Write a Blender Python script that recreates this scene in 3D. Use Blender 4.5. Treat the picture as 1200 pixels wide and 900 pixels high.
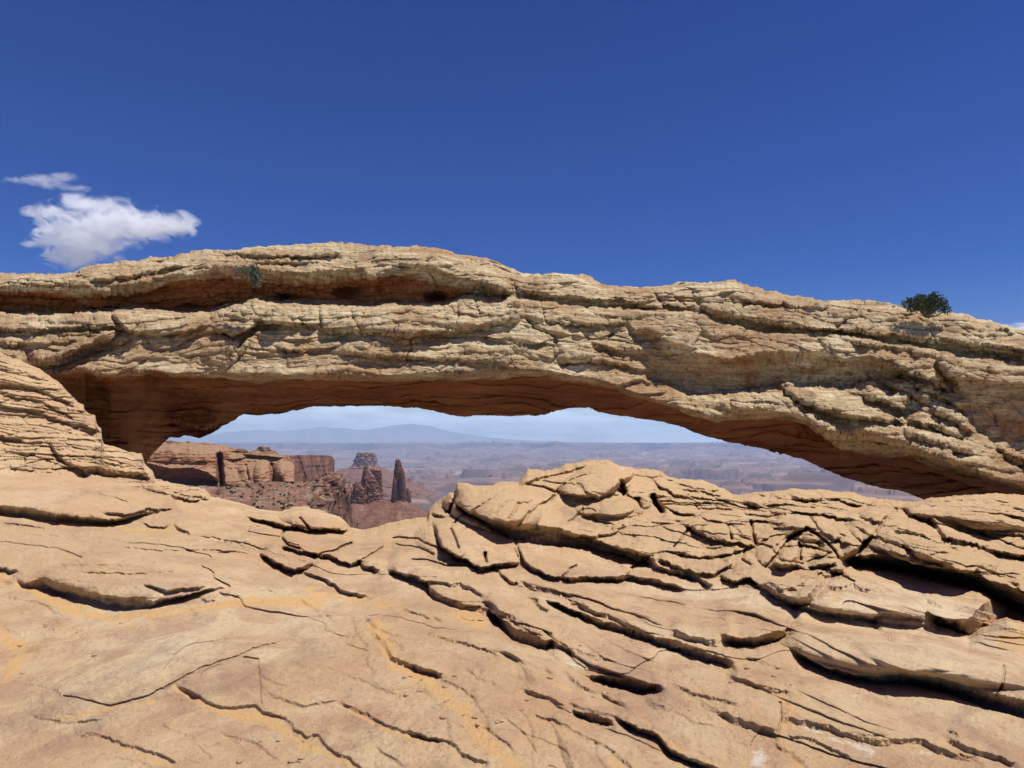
import bpy, math, random
import numpy as np
for o in list(bpy.data.objects): bpy.data.objects.remove(o)
S = bpy.context.scene
COL = S.collection
R = math.radians
random.seed(7)

# ------------------------------------------------------------------ camera
CAMZ = 1.6
PITCH = math.atan(68/900)
cam = bpy.data.cameras.new('camera'); camo = bpy.data.objects.new('camera', cam); COL.objects.link(camo)
camo.location = (0, 0, CAMZ); camo.rotation_euler = (math.pi/2 + PITCH, 0, 0)
cam.sensor_width = 36; cam.lens = 27; cam.clip_start = 0.1; cam.clip_end = 200000
S.camera = camo
# ------------------------------------------------------------------ sun and sky
SUN_EL, SUN_AZ = 67, 112          # azimuth of the sun counted from +Y (view direction) clockwise: to the right, slightly behind
sd = np.array([math.sin(R(SUN_AZ))*math.cos(R(SUN_EL)), math.cos(R(SUN_AZ))*math.cos(R(SUN_EL)), math.sin(R(SUN_EL))])
sl = bpy.data.lights.new('sun', 'SUN'); sl.energy = 5.0; sl.angle = R(0.5); sl.color = (1, .95, .86)
so = bpy.data.objects.new('sun', sl); COL.objects.link(so)
from mathutils import Vector
so.rotation_euler = Vector(-sd).to_track_quat('-Z', 'Y').to_euler()
so.location = (-20, -20, 60)
W = bpy.data.worlds.new('World'); S.world = W; W.use_nodes = True
nt = W.node_tree; nt.nodes.clear()
def N(t, typ, **kw):
    n = t.nodes.new(typ)
    for k, v in kw.items():
        if hasattr(n, k): setattr(n, k, v)
        else: n.inputs[k].default_value = v
    return n
sky = N(nt, 'ShaderNodeTexSky', sky_type='NISHITA', sun_disc=False, sun_elevation=R(SUN_EL), sun_rotation=R(SUN_AZ),
        altitude=1800, air_density=1.0, dust_density=0.6, ozone_density=3.0)
hs = N(nt, 'ShaderNodeHueSaturation'); hs.inputs['Saturation'].default_value = 1.42; hs.inputs['Value'].default_value = 1.0
hs.inputs['Hue'].default_value = 0.525
gmm = N(nt, 'ShaderNodeGamma'); gmm.inputs['Gamma'].default_value = 1.18; nt.links.new(sky.outputs[0], gmm.inputs['Color']); nt.links.new(gmm.outputs[0], hs.inputs['Color'])
bg = N(nt, 'ShaderNodeBackground'); bg.inputs['Strength'].default_value = 0.05
out = N(nt, 'ShaderNodeOutputWorld')
# high thin cloud bank low over the horizon, a layer of noise seen by direction
geo = N(nt, 'ShaderNodeTexCoord'); sep = N(nt, 'ShaderNodeSeparateXYZ'); nt.links.new(geo.outputs['Generated'], sep.inputs[0])
def M_(t, op, a, b=None, c=None, clamp=False):
    n = t.nodes.new('ShaderNodeMath'); n.operation = op; n.use_clamp = clamp
    for i, v in enumerate((a, b, c)):
        if v is None: continue
        if isinstance(v, (int, float)): n.inputs[i].default_value = v
        else: t.links.new(v, n.inputs[i])
    return n.outputs[0]
mp = N(nt, 'ShaderNodeMapping'); mp.inputs['Scale'].default_value = (9, 9, 60)
nt.links.new(geo.outputs['Generated'], mp.inputs[0])
nz = N(nt, 'ShaderNodeTexNoise', noise_dimensions='3D'); nz.inputs['Scale'].default_value = 1.0; nz.inputs['Detail'].default_value = 7; nz.inputs['Roughness'].default_value = .6
nt.links.new(mp.outputs[0], nz.inputs['Vector'])
band = M_(nt, 'MULTIPLY', M_(nt, 'SUBTRACT', 0.12, sep.outputs[2]), 11.0, clamp=True)
cl = M_(nt, 'MULTIPLY', M_(nt, 'MULTIPLY_ADD', nz.outputs[0], 3.0, -0.75, clamp=True), band)
mix = N(nt, 'ShaderNodeMix', data_type='RGBA'); nt.links.new(cl, mix.inputs['Factor']); nt.links.new(hs.outputs[0], mix.inputs[6])
mix.inputs[7].default_value = (18, 21.5, 23, 1)
nt.links.new(mix.outputs[2], bg.inputs['Color']); nt.links.new(bg.outputs[0], out.inputs['Surface'])
S.view_settings.view_transform = 'Standard'; S.view_settings.look = 'None'; S.view_settings.exposure = 0.28; S.view_settings.gamma = 1
S.view_settings.use_curve_mapping = False
S.render.engine = 'CYCLES'
S.cycles.max_bounces = 6; S.cycles.diffuse_bounces = 4; S.cycles.volume_bounces = 5; S.cycles.transparent_max_bounces = 16
S.cycles.use_denoising = True
S.cycles.volume_max_steps = 128

# ------------------------------------------------------------------ numpy helpers
rng = np.random.RandomState(11)
PERM = rng.permutation(256).astype(np.int32); PERM = np.concatenate([PERM, PERM, PERM])
G3 = rng.normal(size=(256, 3)).astype(np.float32); G3 /= np.linalg.norm(G3, axis=1)[:, None]
def pn(x, y, z, s=0):
    shp = np.broadcast(x, y, z).shape
    x = np.broadcast_to(np.asarray(x, np.float32), shp).ravel() + np.float32(s*17.31); y = np.broadcast_to(np.asarray(y, np.float32), shp).ravel() + np.float32(s*5.7); z = np.broadcast_to(np.asarray(z, np.float32), shp).ravel()
    xi = np.floor(x).astype(np.int32); yi = np.floor(y).astype(np.int32); zi = np.floor(z).astype(np.int32)
    fx = x-xi; fy = y-yi; fz = z-zi
    xi &= 255; yi &= 255; zi &= 255
    u = fx*fx*fx*(fx*(fx*6-15)+10); v = fy*fy*fy*(fy*(fy*6-15)+10); w = fz*fz*fz*(fz*(fz*6-15)+10)
    r = 0
    for dx in (0, 1):
        wx = u if dx else 1-u
        for dy in (0, 1):
            wy = v if dy else 1-v
            p = PERM[PERM[(xi+dx) & 255] + ((yi+dy) & 255)]
            for dz in (0, 1):
                wz = w if dz else 1-w
                g = G3[PERM[p + ((zi+dz) & 255)]]
                r = r + wx*wy*wz*(g[:, 0]*(fx-dx)+g[:, 1]*(fy-dy)+g[:, 2]*(fz-dz))
    return (r*1.4).reshape(shp)
def fbm(x, y, z, o=4, s=0, g=.5):
    r = 0; a = 1
    for i in range(o):
        r = r + a*pn(x, y, z, s+i); x = x*2.03; y = y*2.03; z = z*2.03; a *= g
    return r
def worley(u, v, s=0, jit=.9):
    u = np.asarray(u, np.float32); v = np.asarray(v, np.float32); ui = np.floor(u).astype(np.int64); vi = np.floor(v).astype(np.int64)
    f1 = np.full(u.shape, 9., np.float32); f2 = f1.copy(); cid = np.zeros(u.shape, np.int64)
    for a_ in (-1, 0, 1):
        for b_ in (-1, 0, 1):
            cu = ui+a_; cv = vi+b_; k = (cu*7919+cv*104729+s*131) & 0xffff
            du = cu+.5+jit*(hsh(k, 1)-.5)-u; dv = cv+.5+jit*(hsh(k, 2)-.5)-v; d = np.sqrt(du*du+dv*dv)
            m = d < f1; f2 = np.where(m, f1, np.minimum(f2, d)); cid = np.where(m, k, cid); f1 = np.where(m, d, f1)
    return f1, f2-f1, hsh(cid, 3)
def ridge(x, y, z, o=4, s=0, g=.5):
    r = 0; a = 1
    for i in range(o):
        r = r + a*(1-2*np.abs(pn(x, y, z, s+i))); x = x*2.03; y = y*2.03; z = z*2.03; a *= g
    return r
def hsh(i, s=0):
    i = np.asarray(i).astype(np.int64)
    return (PERM[(PERM[(i+s*31) & 255] + (i >> 8)) & 255]).astype(np.float32)/255.
def ss(a, b, x):
    t = np.clip((x-a)/(b-a), 0, 1); return t*t*(3-2*t)
def saw(b, s=0):
    """layered rock: each layer sticks out at its foot and leans back to its top; b grows upward"""
    i = np.floor(b); f = b-i
    h0 = .25+.75*hsh(i, s)
    return h0*(1-f)*np.clip(f/.10, 0, 1)**.7
cp_, sp_ = math.cos(PITCH), math.sin(PITCH)
def ray(px, py):
    xc = (px-600)/900.; zc = -(py-450)/900.
    return xc, cp_-zc*sp_, sp_+zc*cp_
def unproj(px, py, D):
    a, b, c = ray(px, py); return np.stack([a*D, b*D, c*D+CAMZ], -1)
def at(px, py, D):
    return Vector([float(v) for v in unproj(np.float64(px), np.float64(py), np.float64(D))])
class TPS:
    def __init__(s, pts):
        p = np.array(pts, float); s.p = p[:, :2]/300.; n = len(p)
        K = s.k(s.p, s.p); K[np.arange(n), np.arange(n)] += .002
        A = np.zeros((n+3, n+3)); A[:n, :n] = K; A[:n, n] = 1; A[:n, n+1:] = s.p; A[n, :n] = 1; A[n+1:, :n] = s.p.T
        s.w = np.linalg.solve(A, np.concatenate([p[:, 2], [0, 0, 0]]))
    def k(s, a, b):
        r2 = ((a[:, None]-b[None])**2).sum(-1); return .5*r2*np.log(r2+1e-9)
    def __call__(s, x, y):
        q = np.stack([x.ravel(), y.ravel()], -1)/300.; n = len(s.p); r = np.empty(len(q))
        for i in range(0, len(q), 60000):
            c = q[i:i+60000]; r[i:i+60000] = s.k(c, s.p)@s.w[:n]+s.w[n]+c@s.w[n+1:]
        return r.reshape(x.shape)
def gridface(nr, nc, off=0, wrap=False):
    r, c = np.meshgrid(np.arange(nr-1), np.arange(nc if wrap else nc-1), indexing='ij')
    c2 = (c+1) % nc
    return (np.stack([r*nc+c, r*nc+c2, (r+1)*nc+c2, (r+1)*nc+c], -1).reshape(-1, 4)+off)
def mesh(name, V, F, mat=None, parent=None, smooth=True, attrs=None, loc=None):
    V = np.asarray(V, np.float64).reshape(-1, 3)
    if loc is not None: V = V-np.array(loc)
    me = bpy.data.meshes.new(name); F = np.asarray(F, np.int32); k = F.shape[1]
    me.vertices.add(len(V)); me.vertices.foreach_set('co', V.astype(np.float32).ravel())
    me.loops.add(F.size); me.loops.foreach_set('vertex_index', F.ravel())
    me.polygons.add(len(F)); me.polygons.foreach_set('loop_start', np.arange(0, F.size, k, dtype=np.int32))
    me.polygons.foreach_set('loop_total', np.full(len(F), k, np.int32))
    me.polygons.foreach_set('use_smooth', np.full(len(F), smooth, bool))
    me.update(calc_edges=True)
    for n, a in (attrs or {}).items():
        at_ = me.attributes.new(n, 'FLOAT', 'POINT'); at_.data.foreach_set('value', np.asarray(a, np.float32).ravel())
    o = bpy.data.objects.new(name, me); COL.objects.link(o)
    if mat: me.materials.append(mat)
    if loc is not None and parent is None: o.location = loc
    if parent: o.parent = parent
    return o
def tag(o, label=None, cat=None, group=None, kind=None):
    if label: o['label'] = label
    if cat: o['category'] = cat
    if group: o['group'] = group
    if kind: o['kind'] = kind
    return o
def empty(name, loc):
    o = bpy.data.objects.new(name, None); o.location = loc; COL.objects.link(o); return o
def subset(V, F, mask, attrs):
    F2 = F[mask]; idx = np.unique(F2); mp_ = np.full(len(V), -1, np.int64); mp_[idx] = np.arange(len(idx))
    return V[idx], mp_[F2], {k: v.ravel()[idx] for k, v in attrs.items()}

# ------------------------------------------------------------------ materials
def newmat(name):
    m = bpy.data.materials.new(name); m.use_nodes = True; t = m.node_tree; t.nodes.clear()
    o = N(t, 'ShaderNodeOutputMaterial'); b = N(t, 'ShaderNodeBsdfPrincipled'); b.inputs['Roughness'].default_value = .92
    b.inputs['Specular IOR Level'].default_value = .15
    t.links.new(b.outputs[0], o.inputs[0]); return m, t, b
def noise(t, vec, scale, detail=5, rough=.6, dist=0):
    n = N(t, 'ShaderNodeTexNoise'); n.inputs['Scale'].default_value = scale; n.inputs['Detail'].default_value = detail
    n.inputs['Roughness'].default_value = rough; n.inputs['Distortion'].default_value = dist
    t.links.new(vec, n.inputs['Vector']); return n.outputs[0]
def ramp(t, fac, pts):
    r = N(t, 'ShaderNodeValToRGB'); e = r.color_ramp.elements
    while len(e) < len(pts): e.new(.5)
    for i, (p, c) in enumerate(pts):
        e[i].position = p; e[i].color = (*c, 1) if len(c) == 3 else c
    t.links.new(fac, r.inputs[0]); return r.outputs[0]
def mixc(t, fac, a, b, mode='MIX'):
    n = N(t, 'ShaderNodeMix', data_type='RGBA', blend_type=mode); n.clamp_factor = True
    for s, v in ((0, fac), (6, a), (7, b)):
        if isinstance(v, (int, float)): n.inputs[s].default_value = v
        elif isinstance(v, tuple): n.inputs[s].default_value = (*v, 1)
        else: t.links.new(v, n.inputs[s])
    return n.outputs[2]
def mapped(t, vec, scale, rot=(0, 0, 0)):
    n = N(t, 'ShaderNodeMapping'); n.inputs['Scale'].default_value = scale; n.inputs['Rotation'].default_value = rot
    t.links.new(vec, n.inputs[0]); return n.outputs[0]
def obvec(t):
    g = N(t, 'ShaderNodeNewGeometry'); return g.outputs['Position'], g.outputs['Normal']
def bump(t, b, h, strength, dist):
    n = N(t, 'ShaderNodeBump'); n.inputs['Strength'].default_value = strength; n.inputs['Distance'].default_value = dist
    t.links.new(h, n.inputs['Height']); t.links.new(n.outputs[0], b.inputs['Normal'])
g33 = lambda v: (v, v, v)

def mat_ground():
    m, t, b = newmat('slickrock'); P, Nn = obvec(t)
    A = lambda n: N(t, 'ShaderNodeAttribute', attribute_name=n).outputs['Fac']
    big = noise(t, P, .55, 4, .55, .4); mid = noise(t, P, 2.3, 6, .62, .6); fine = noise(t, P, 26, 6, .7)
    c = ramp(t, big, [(.3, (.46, .275, .145)), (.48, (.545, .37, .205)), (.66, (.63, .49, .315))])
    c = mixc(t, ramp(t, mid, [(.47, g33(0)), (.60, g33(.65))]), c, (.40, .23, .14))       # pinkish brown weathering
    streak = noise(t, mapped(t, P, (1.2, .35, 9), (.1, .1, .25)), 2.2, 6, .65)
    c = mixc(t, ramp(t, streak, [(.5, g33(0)), (.68, g33(.42))]), c, (.56, .45, .30))
    c = mixc(t, ramp(t, streak, [(.30, g33(.5)), (.44, g33(0))]), c, (.31, .19, .12))
    c = mixc(t, A('warm'), c, (.505, .34, .185))
    stn = noise(t, mapped(t, P, (1, .6, 1), (0, 0, .5)), 1.1, 7, .68, 1.2)
    c = mixc(t, ramp(t, stn, [(.55, g33(0)), (.68, g33(.5))]), c, (.27, .175, .125)); c = mixc(t, ramp(t, stn, [(.30, g33(.5)), (.42, g33(0))]), c, (.66, .53, .36))
    c = mixc(t, ramp(t, fine, [(.30, g33(.45)), (.47, g33(0))]), c, (.22, .13, .085))
    spk = noise(t, P, 90, 4, .8); c = mixc(t, ramp(t, spk, [(.56, g33(0)), (.66, g33(.35))]), c, (.60, .48, .34)); c = mixc(t, ramp(t, spk, [(.32, g33(.4)), (.42, g33(0))]), c, (.20, .12, .08))
    sandn = noise(t, P, 9, 5, .6)
    sm = M_(t, 'MULTIPLY_ADD', M_(t, 'SUBTRACT', sandn, .5), 1.6, A('sand'))
    sf = ramp(t, sm, [(.42, g33(0)), (.56, g33(.75))])
    c = mixc(t, sf, c, (.60, .36, .15))
    pal = M_(t, 'MULTIPLY_ADD', M_(t, 'SUBTRACT', noise(t, P, 12, 5, .7), .5), 2.2, A('pale'))
    c = mixc(t, ramp(t, pal, [(.45, g33(0)), (.7, g33(.75))]), c, (.64, .58, .47))
    t.links.new(c, b.inputs['Base Color'])
    h = M_(t, 'ADD', M_(t, 'MULTIPLY', noise(t, P, 5, 12, .75, .3), 1.3), M_(t, 'MULTIPLY', noise(t, P, 70, 6, .75), .5))
    h = M_(t, 'ADD', h, M_(t, 'MULTIPLY', noise(t, mapped(t, P, (.8, .8, 14), (.12, .1, .3)), 3, 6, .65), .8))
    bump(t, b, h, .8, .035)
    return m
def mat_arch():
    m, t, b = newmat('arch_sandstone'); P, Nn = obvec(t)
    A = N(t, 'ShaderNodeAttribute', attribute_name='fresh_shade').outputs['Fac']
    sp = N(t, 'ShaderNodeSeparateXYZ'); t.links.new(Nn, sp.inputs[0])
    big = noise(t, P, .6, 5, .6, .5)
    lay = noise(t, mapped(t, P, (.7, .7, 9), (0, R(-5), 0)), 1.6, 8, .7, .3)
    c = ramp(t, lay, [(.30, (.22, .125, .062)), (.42, (.41, .285, .155)), (.54, (.57, .45, .275)), (.68, (.69, .605, .43))])
    c = mixc(t, ramp(t, big, [(.44, g33(0)), (.62, g33(.7))]), c, (.36, .20, .095))
    stn = noise(t, mapped(t, P, (1.4, 1, .5)), .9, 7, .7, 1.0)
    c = mixc(t, ramp(t, stn, [(.54, g33(0)), (.66, g33(.6))]), c, (.25, .155, .10))
    lich = noise(t, P, 7, 9, .8)
    c = mixc(t, ramp(t, lich, [(.50, g33(0)), (.60, g33(.55))]), c, (.17, .13, .085))
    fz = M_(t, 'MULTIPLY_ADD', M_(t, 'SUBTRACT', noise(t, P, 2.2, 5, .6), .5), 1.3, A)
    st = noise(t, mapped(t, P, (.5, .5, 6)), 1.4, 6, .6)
    fr_shade = ramp(t, st, [(.3, (.17, .055, .019)), (.55, (.29, .10, .034)), (.75, (.36, .165, .075))])  # fresh red rock, with cave shade and bounced red glow mixed into the colour
    c = mixc(t, ramp(t, fz, [(.3, g33(0)), (.62, g33(1))]), c, fr_shade)
    t.links.new(c, b.inputs['Base Color'])
    h = M_(t, 'ADD', noise(t, P, 6, 10, .72, .2), M_(t, 'MULTIPLY', noise(t, mapped(t, P, (1, 1, 10), (0, R(-5), 0)), 3.5, 8, .7), 1.3))
    bump(t, b, h, .8, .06)
    return m
def mat_far(name, cols, scale, sx=(1, 1, 6), top=None, bs=.6, bd=1.0):
    m, t, b = newmat(name); P, Nn = obvec(t)
    n1 = noise(t, mapped(t, P, sx), scale, 8, .68, .3); c = ramp(t, n1, cols)
    n2 = noise(t, P, scale*4, 6, .7)
    c = mixc(t, ramp(t, n2, [(.36, g33(.5)), (.5, g33(0))]), c, tuple(v*.55 for v in cols[0][1]))
    if top:
        sp = N(t, 'ShaderNodeSeparateXYZ'); t.links.new(Nn, sp.inputs[0])
        f = M_(t, 'MULTIPLY_ADD', M_(t, 'SUBTRACT', noise(t, P, scale*3, 6, .75), .5), 1.4, sp.outputs[2])
        c = mixc(t, ramp(t, f, [(.55, g33(0)), (.8, g33(.9))]), c, top)
    t.links.new(c, b.inputs['Base Color'])
    bump(t, b, n2, bs, bd); return m
MG, MA = mat_ground(), mat_arch()
M_cliff = mat_far('orange_cliff', [(.3, (.14, .055, .027)), (.5, (.27, .115, .053)), (.7, (.38, .20, .105))], .09, (.6, .6, 3), (.32, .20, .12), .8, 2)
M_wall = mat_far('wingate_cliff', [(.3, (.09, .04, .028)), (.5, (.17, .078, .052)), (.7, (.24, .125, .085))], .03, (2.5, 2.5, .5), (.27, .19, .14), .6, 4)
M_spire = mat_far('spire_rock', [(.3, (.09, .036, .022)), (.5, (.16, .066, .04)), (.7, (.23, .11, .068))], .04, (3, 3, .6), (.3, .17, .10), .7, 4)
M_butte = mat_far('butte_rock', [(.3, (.12, .06, .045)), (.5, (.19, .10, .075)), (.7, (.25, .14, .10))], .012, (3, 3, .5), (.25, .16, .11), .6, 10)
M_talus = mat_far('talus', [(.3, (.11, .052, .034)), (.5, (.18, .088, .058)), (.7, (.26, .14, .095))], .07, (1, 1, 1), None, .8, 3)
M_terr = mat_far('canyon_rim', [(.3, (.10, .048, .032)), (.5, (.19, .095, .062)), (.68, (.30, .18, .12))], .16, (.8, .8, 5), None, .9, 1.0)
def terr_mat():
    m, t, b = newmat('canyon_rim'); P, _ = obvec(t)
    c = ramp(t, noise(t, mapped(t, P, (.5, .5, 1.6)), .35, 8, .72, .4), [(.32, (.085, .04, .028)), (.5, (.19, .092, .06)), (.66, (.30, .18, .12))])
    c = mixc(t, ramp(t, noise(t, P, .13, 7, .7), [(.5, g33(0)), (.62, g33(.65))]), c, (.25, .215, .165))
    c = mixc(t, ramp(t, noise(t, P, .45, 6, .75), [(.55, g33(0)), (.62, g33(.7))]), c, (.07, .065, .042))
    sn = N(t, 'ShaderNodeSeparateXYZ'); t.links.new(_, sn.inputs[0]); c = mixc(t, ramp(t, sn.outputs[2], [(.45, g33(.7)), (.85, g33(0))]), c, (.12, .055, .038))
    t.links.new(c, b.inputs['Base Color']); bump(t, b, noise(t, P, .8, 6, .7), .8, .6); return m
M_terr = terr_mat()
def mat_valley():
    m, t, b = newmat('valley_floor'); P, Nn = obvec(t)
    sp = N(t, 'ShaderNodeSeparateXYZ'); t.links.new(P, sp.inputs[0])
    n1 = noise(t, mapped(t, P, (1, 1, 8)), .0009, 9, .66, .6); n2 = noise(t, P, .004, 8, .7)
    c = ramp(t, n1, [(.35, (.10, .055, .04)), (.48, (.19, .105, .075)), (.58, (.26, .155, .11)), (.7, (.33, .23, .17))])
    c = mixc(t, ramp(t, n2, [(.5, g33(0)), (.62, g33(.6))]), c, (.10, .08, .055))
    n3 = noise(t, mapped(t, P, (.35, 1, 1)), .0016, 9, .75, 1.0)
    c = mixc(t, ramp(t, n3, [(.58, g33(0)), (.64, g33(.8))]), c, (.42, .36, .28))
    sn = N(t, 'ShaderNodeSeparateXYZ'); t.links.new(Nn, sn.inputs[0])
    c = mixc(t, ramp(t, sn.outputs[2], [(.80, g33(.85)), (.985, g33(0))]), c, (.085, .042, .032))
    t.links.new(c, b.inputs['Base Color']); return m
M_val = mat_valley()
def mat_plain(name, col, col2=None, sc=8, rough=.8):
    m, t, b = newmat(name); P, _ = obvec(t)
    c = ramp(t, noise(t, P, sc, 4, .6), [(.35, col), (.65, col2 or col)]); t.links.new(c, b.inputs['Base Color'])
    b.inputs['Roughness'].default_value = rough; return m
M_leaf = mat_plain('juniper_leaf', (.035, .055, .022), (.085, .105, .045), 14)
M_leaf2 = mat_plain('sage_leaf', (.06, .085, .06), (.15, .17, .12), 20)
M_stem = mat_plain('stem', (.13, .09, .06), (.22, .16, .11), 20)
M_shrub = mat_plain('far_shrub', (.03, .05, .03), (.06, .08, .045), .2)

# ------------------------------------------------------------------ relief painter, in reference pixels
def L(pts):
    a = np.array(pts, float); return a[:, 0], a[:, 1]
class Relief:
    """a rock face laid out over (px, py) with an off-surface height in metres"""
    def __init__(s, PX, PY, jit=1.3, seed=0, jf=.14, rd=0., rw=3., gl=1., gb=1.):
        s.gm = s.gmb = s.fm = np.ones_like(PX); s.hf = 1.; s.rd = rd; s.rw = rw; s.gl = gl; s.gb = gb; s.X = PX; s.Y = PY; s.h = np.zeros_like(PX)
        s.j = jit*(fbm(PX*jf, PY*jf*.7, np.float32(3.1+seed), 3, seed, .6)+.35*fbm(PX*jf*4, PY*jf*1.2, np.float32(8.1+seed), 2, seed+3, .6)) if jit else 0*PX
    def band(s, top, bot, h, h2, wu=22, wd=8, end=14, lo=True):
        """overhang: lip along top, recess deepest along bot"""
        tx, ty = L(top); bx, by = L(bot)
        x0, x1 = min(tx[0], bx[0])-end*1.5, max(tx[-1], bx[-1])+end*1.5
        y0, y1 = min(ty.min(), by.min())-wu*3, max(ty.max(), by.max())+wd*4
        m = (s.X > x0) & (s.X < x1) & (s.Y > y0) & (s.Y < y1)
        x = s.X[m]; y = s.Y[m]+s.j[m]
        t = np.interp(x, tx, ty); b = np.maximum(np.interp(x, bx, by), t+1.2)
        e = ss(tx[0]-2 if tx[0] <= -50 else tx[0]-end*.3, tx[0]+end, x)*(1-ss(tx[-1]-end, tx[-1]+end*.3, x)) if end else 1
        if tx[0] <= -50: e = 1-ss(tx[-1]-end, tx[-1]+end*.3, x)
        if tx[-1] >= 1250: e = ss(tx[0]-end*.3, tx[0]+end, x) if tx[0] > -50 else np.ones_like(x)
        u = (y-t)/(b-t)
        g = np.where(u < 0, h*(np.exp((y-t)/wu)-s.rd*np.exp((y-t)/s.rw)), np.where(u < 1, h*(1-s.rd)+(-h2-h*(1-s.rd))*np.clip(u, 0, 1)**.85, -h2*np.exp(-(y-b)/wd)))*s.gb*s.gmb[m]
        s.h[m] += g*e
    def ledge(s, pts, h=.06, face=3., wu=16, wd=6, end=10, h2=None):
        """same for a line of any direction; below = right-hand side when walking left to right"""
        p = np.array(pts, float); h2 = h*s.hf if h2 is None else h2
        rr = max(wu*3, wd*4)+face
        m = (s.X > p[:, 0].min()-end) & (s.X < p[:, 0].max()+end) & (s.Y > p[:, 1].min()-rr) & (s.Y < p[:, 1].max()+rr)
        if not m.any(): return
        x = s.X[m]; y = s.Y[m]; jj = s.j[m]
        best = np.full(x.shape, 1e9); sgn = np.ones(x.shape); tt = np.zeros(x.shape); acc = 0
        for a, b in zip(p[:-1], p[1:]):
            d = b-a; l = np.hypot(*d); q = ((x-a[0])*d[0]+(y-a[1])*d[1])/l/l; qc = np.clip(q, 0, 1)
            dx = x-a[0]-qc*d[0]; dy = y-a[1]-qc*d[1]; dd = np.hypot(dx, dy); w = dd < best
            best[w] = dd[w]; cr = (d[0]*(y-a[1])-d[1]*(x-a[0]))
            sgn[w] = np.sign(cr)[w]; tt[w] = (acc+q*l)[w]; acc += l
        dn = best*sgn+jj; face = face*s.fm[m]
        en = min(end, acc*.35)
        e = ss(-en*.4, en, tt)*(1-ss(acc-en, acc+en*.4, tt))
        g = np.where(dn < 0, h*(np.exp(dn/wu)-s.rd*np.exp(dn/s.rw)), np.where(dn < face, h*(1-s.rd)-(h2+h*(1-s.rd))*np.clip(dn/face, 0, 1)**.85, -h2*np.exp(-(dn-face)/wd)))*s.gl*s.gm[m]
        s.h[m] += g*e
    def crack(s, pts, h=.03, w=1.1, end=6):
        p = np.array(pts, float); rr = w*5+3
        m = (s.X > p[:, 0].min()-rr) & (s.X < p[:, 0].max()+rr) & (s.Y > p[:, 1].min()-rr) & (s.Y < p[:, 1].max()+rr)
        if not m.any(): return
        x = s.X[m]+.7*s.j[m]; y = s.Y[m]+.7*s.j[m]; best = np.full(x.shape, 1e9)
        for a, b in zip(p[:-1], p[1:]):
            d = b-a; q = np.clip(((x-a[0])*d[0]+(y-a[1])*d[1])/(d@d), 0, 1)
            best = np.minimum(best, np.hypot(x-a[0]-q*d[0], y-a[1]-q*d[1]))
        s.h[m] -= h*s.gm[m]*np.exp(-(best/w)**2)
    def dome(s, cx, cy, rx, ry, h, rot=0, p=1.0):
        c, q = math.cos(R(rot)), math.sin(R(rot)); dx = s.X-cx; dy = s.Y-cy
        u = (dx*c+dy*q)/rx; v = (-dx*q+dy*c)/ry; s.h += h*np.clip(1-u*u-v*v, 0, None)**p
def gs(X, Y, cx, cy, rx, ry):
    return np.exp(-((X-cx)/rx)**2-((Y-cy)/ry)**2)
def local_H(P):
    du = np.gradient(P, axis=1); dv = np.gradient(P, axis=0); n = np.cross(du, dv); n /= np.linalg.norm(n, axis=-1, keepdims=True)+1e-12
    C = np.array([0, 0, CAMZ]); d = ((P-C)*n).sum(-1); n *= -np.sign(d)[..., None]
    return np.abs(d), n
def push(P, H, h):
    C = np.array([0, 0, CAMZ]); return C+(P-C)*(1-np.clip(h/H, -.6, .5))[..., None]
def along_normal(P, h, B=None):
    _, n = local_H(P if B is None else B); return P+n*h[..., None]
exec_ground = True

# ------------------------------------------------------------------ foreground bedrock
CREST = [(-60, 402), (0, 413), (20, 420), (45, 432), (68, 447), (85, 466), (88, 470), (97, 475), (101, 483), (111, 487), (113, 497), (118.5, 503), (119.5, 513), (122, 520), (150, 529), (166, 532), (169, 543), (178, 551), (182, 562), (200, 566),
 (240, 573), (247, 581), (262, 584), (285, 590), (305, 597), (330, 599), (345, 594), (358, 594), (366, 597), (372, 596), (385, 602), (395, 605), (403, 610), (411, 619), (425, 620), (440, 618), (455, 613), (470, 610), (485, 608), (501, 606),
 (503, 597), (508, 591), (518, 584), (526, 577), (533, 576), (536, 566), (545, 566), (558, 569), (575, 570), (590, 564), (608, 565), (614, 556), (618, 551), (640, 551), (655, 549), (663, 544), (690, 540), (702, 540), (712, 538), (720, 542), (730, 546), (745, 550), (757, 550), (775, 553), (785, 560),
 (800, 562), (822, 563), (838, 569), (850, 573), (858, 579), (870, 580), (890, 577), (915, 575), (935, 573), (965, 573), (985, 577), (1000, 578), (1012, 582), (1035, 585), (1060, 588), (1075, 588), (1090, 583), (1110, 582), (1140, 579), (1170, 578), (1200, 581), (1270, 584)]
NC = 1320; px1 = np.concatenate([np.linspace(-560, -72, 30), np.linspace(-60, 1260, NC), np.linspace(1272, 1760, 30)])
pxc = np.clip(px1, -60, 1260)
cr = np.interp(pxc, *L(CREST)) + .9*pn(pxc*.11, 0, np.float32(2.5)) + .6*pn(pxc*.4, 0, np.float32(7.5))
NR = 540; v = np.linspace(0, 1, NR)
PXr = np.broadcast_to(px1[None], (NR, len(px1))).astype(float); PX = np.broadcast_to(pxc[None], PXr.shape).astype(float)
def smooth1(a_, k=41):
    w_ = np.hanning(k); w_ /= w_.sum(); return np.convolve(np.pad(a_, k//2, mode='edge'), w_, 'valid')
crs = smooth1(cr)
PY = crs[None]+(905-crs[None])*(v[:, None]**1.12)+(cr-crs)[None]*np.exp(-v[:, None]/.075)
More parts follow.
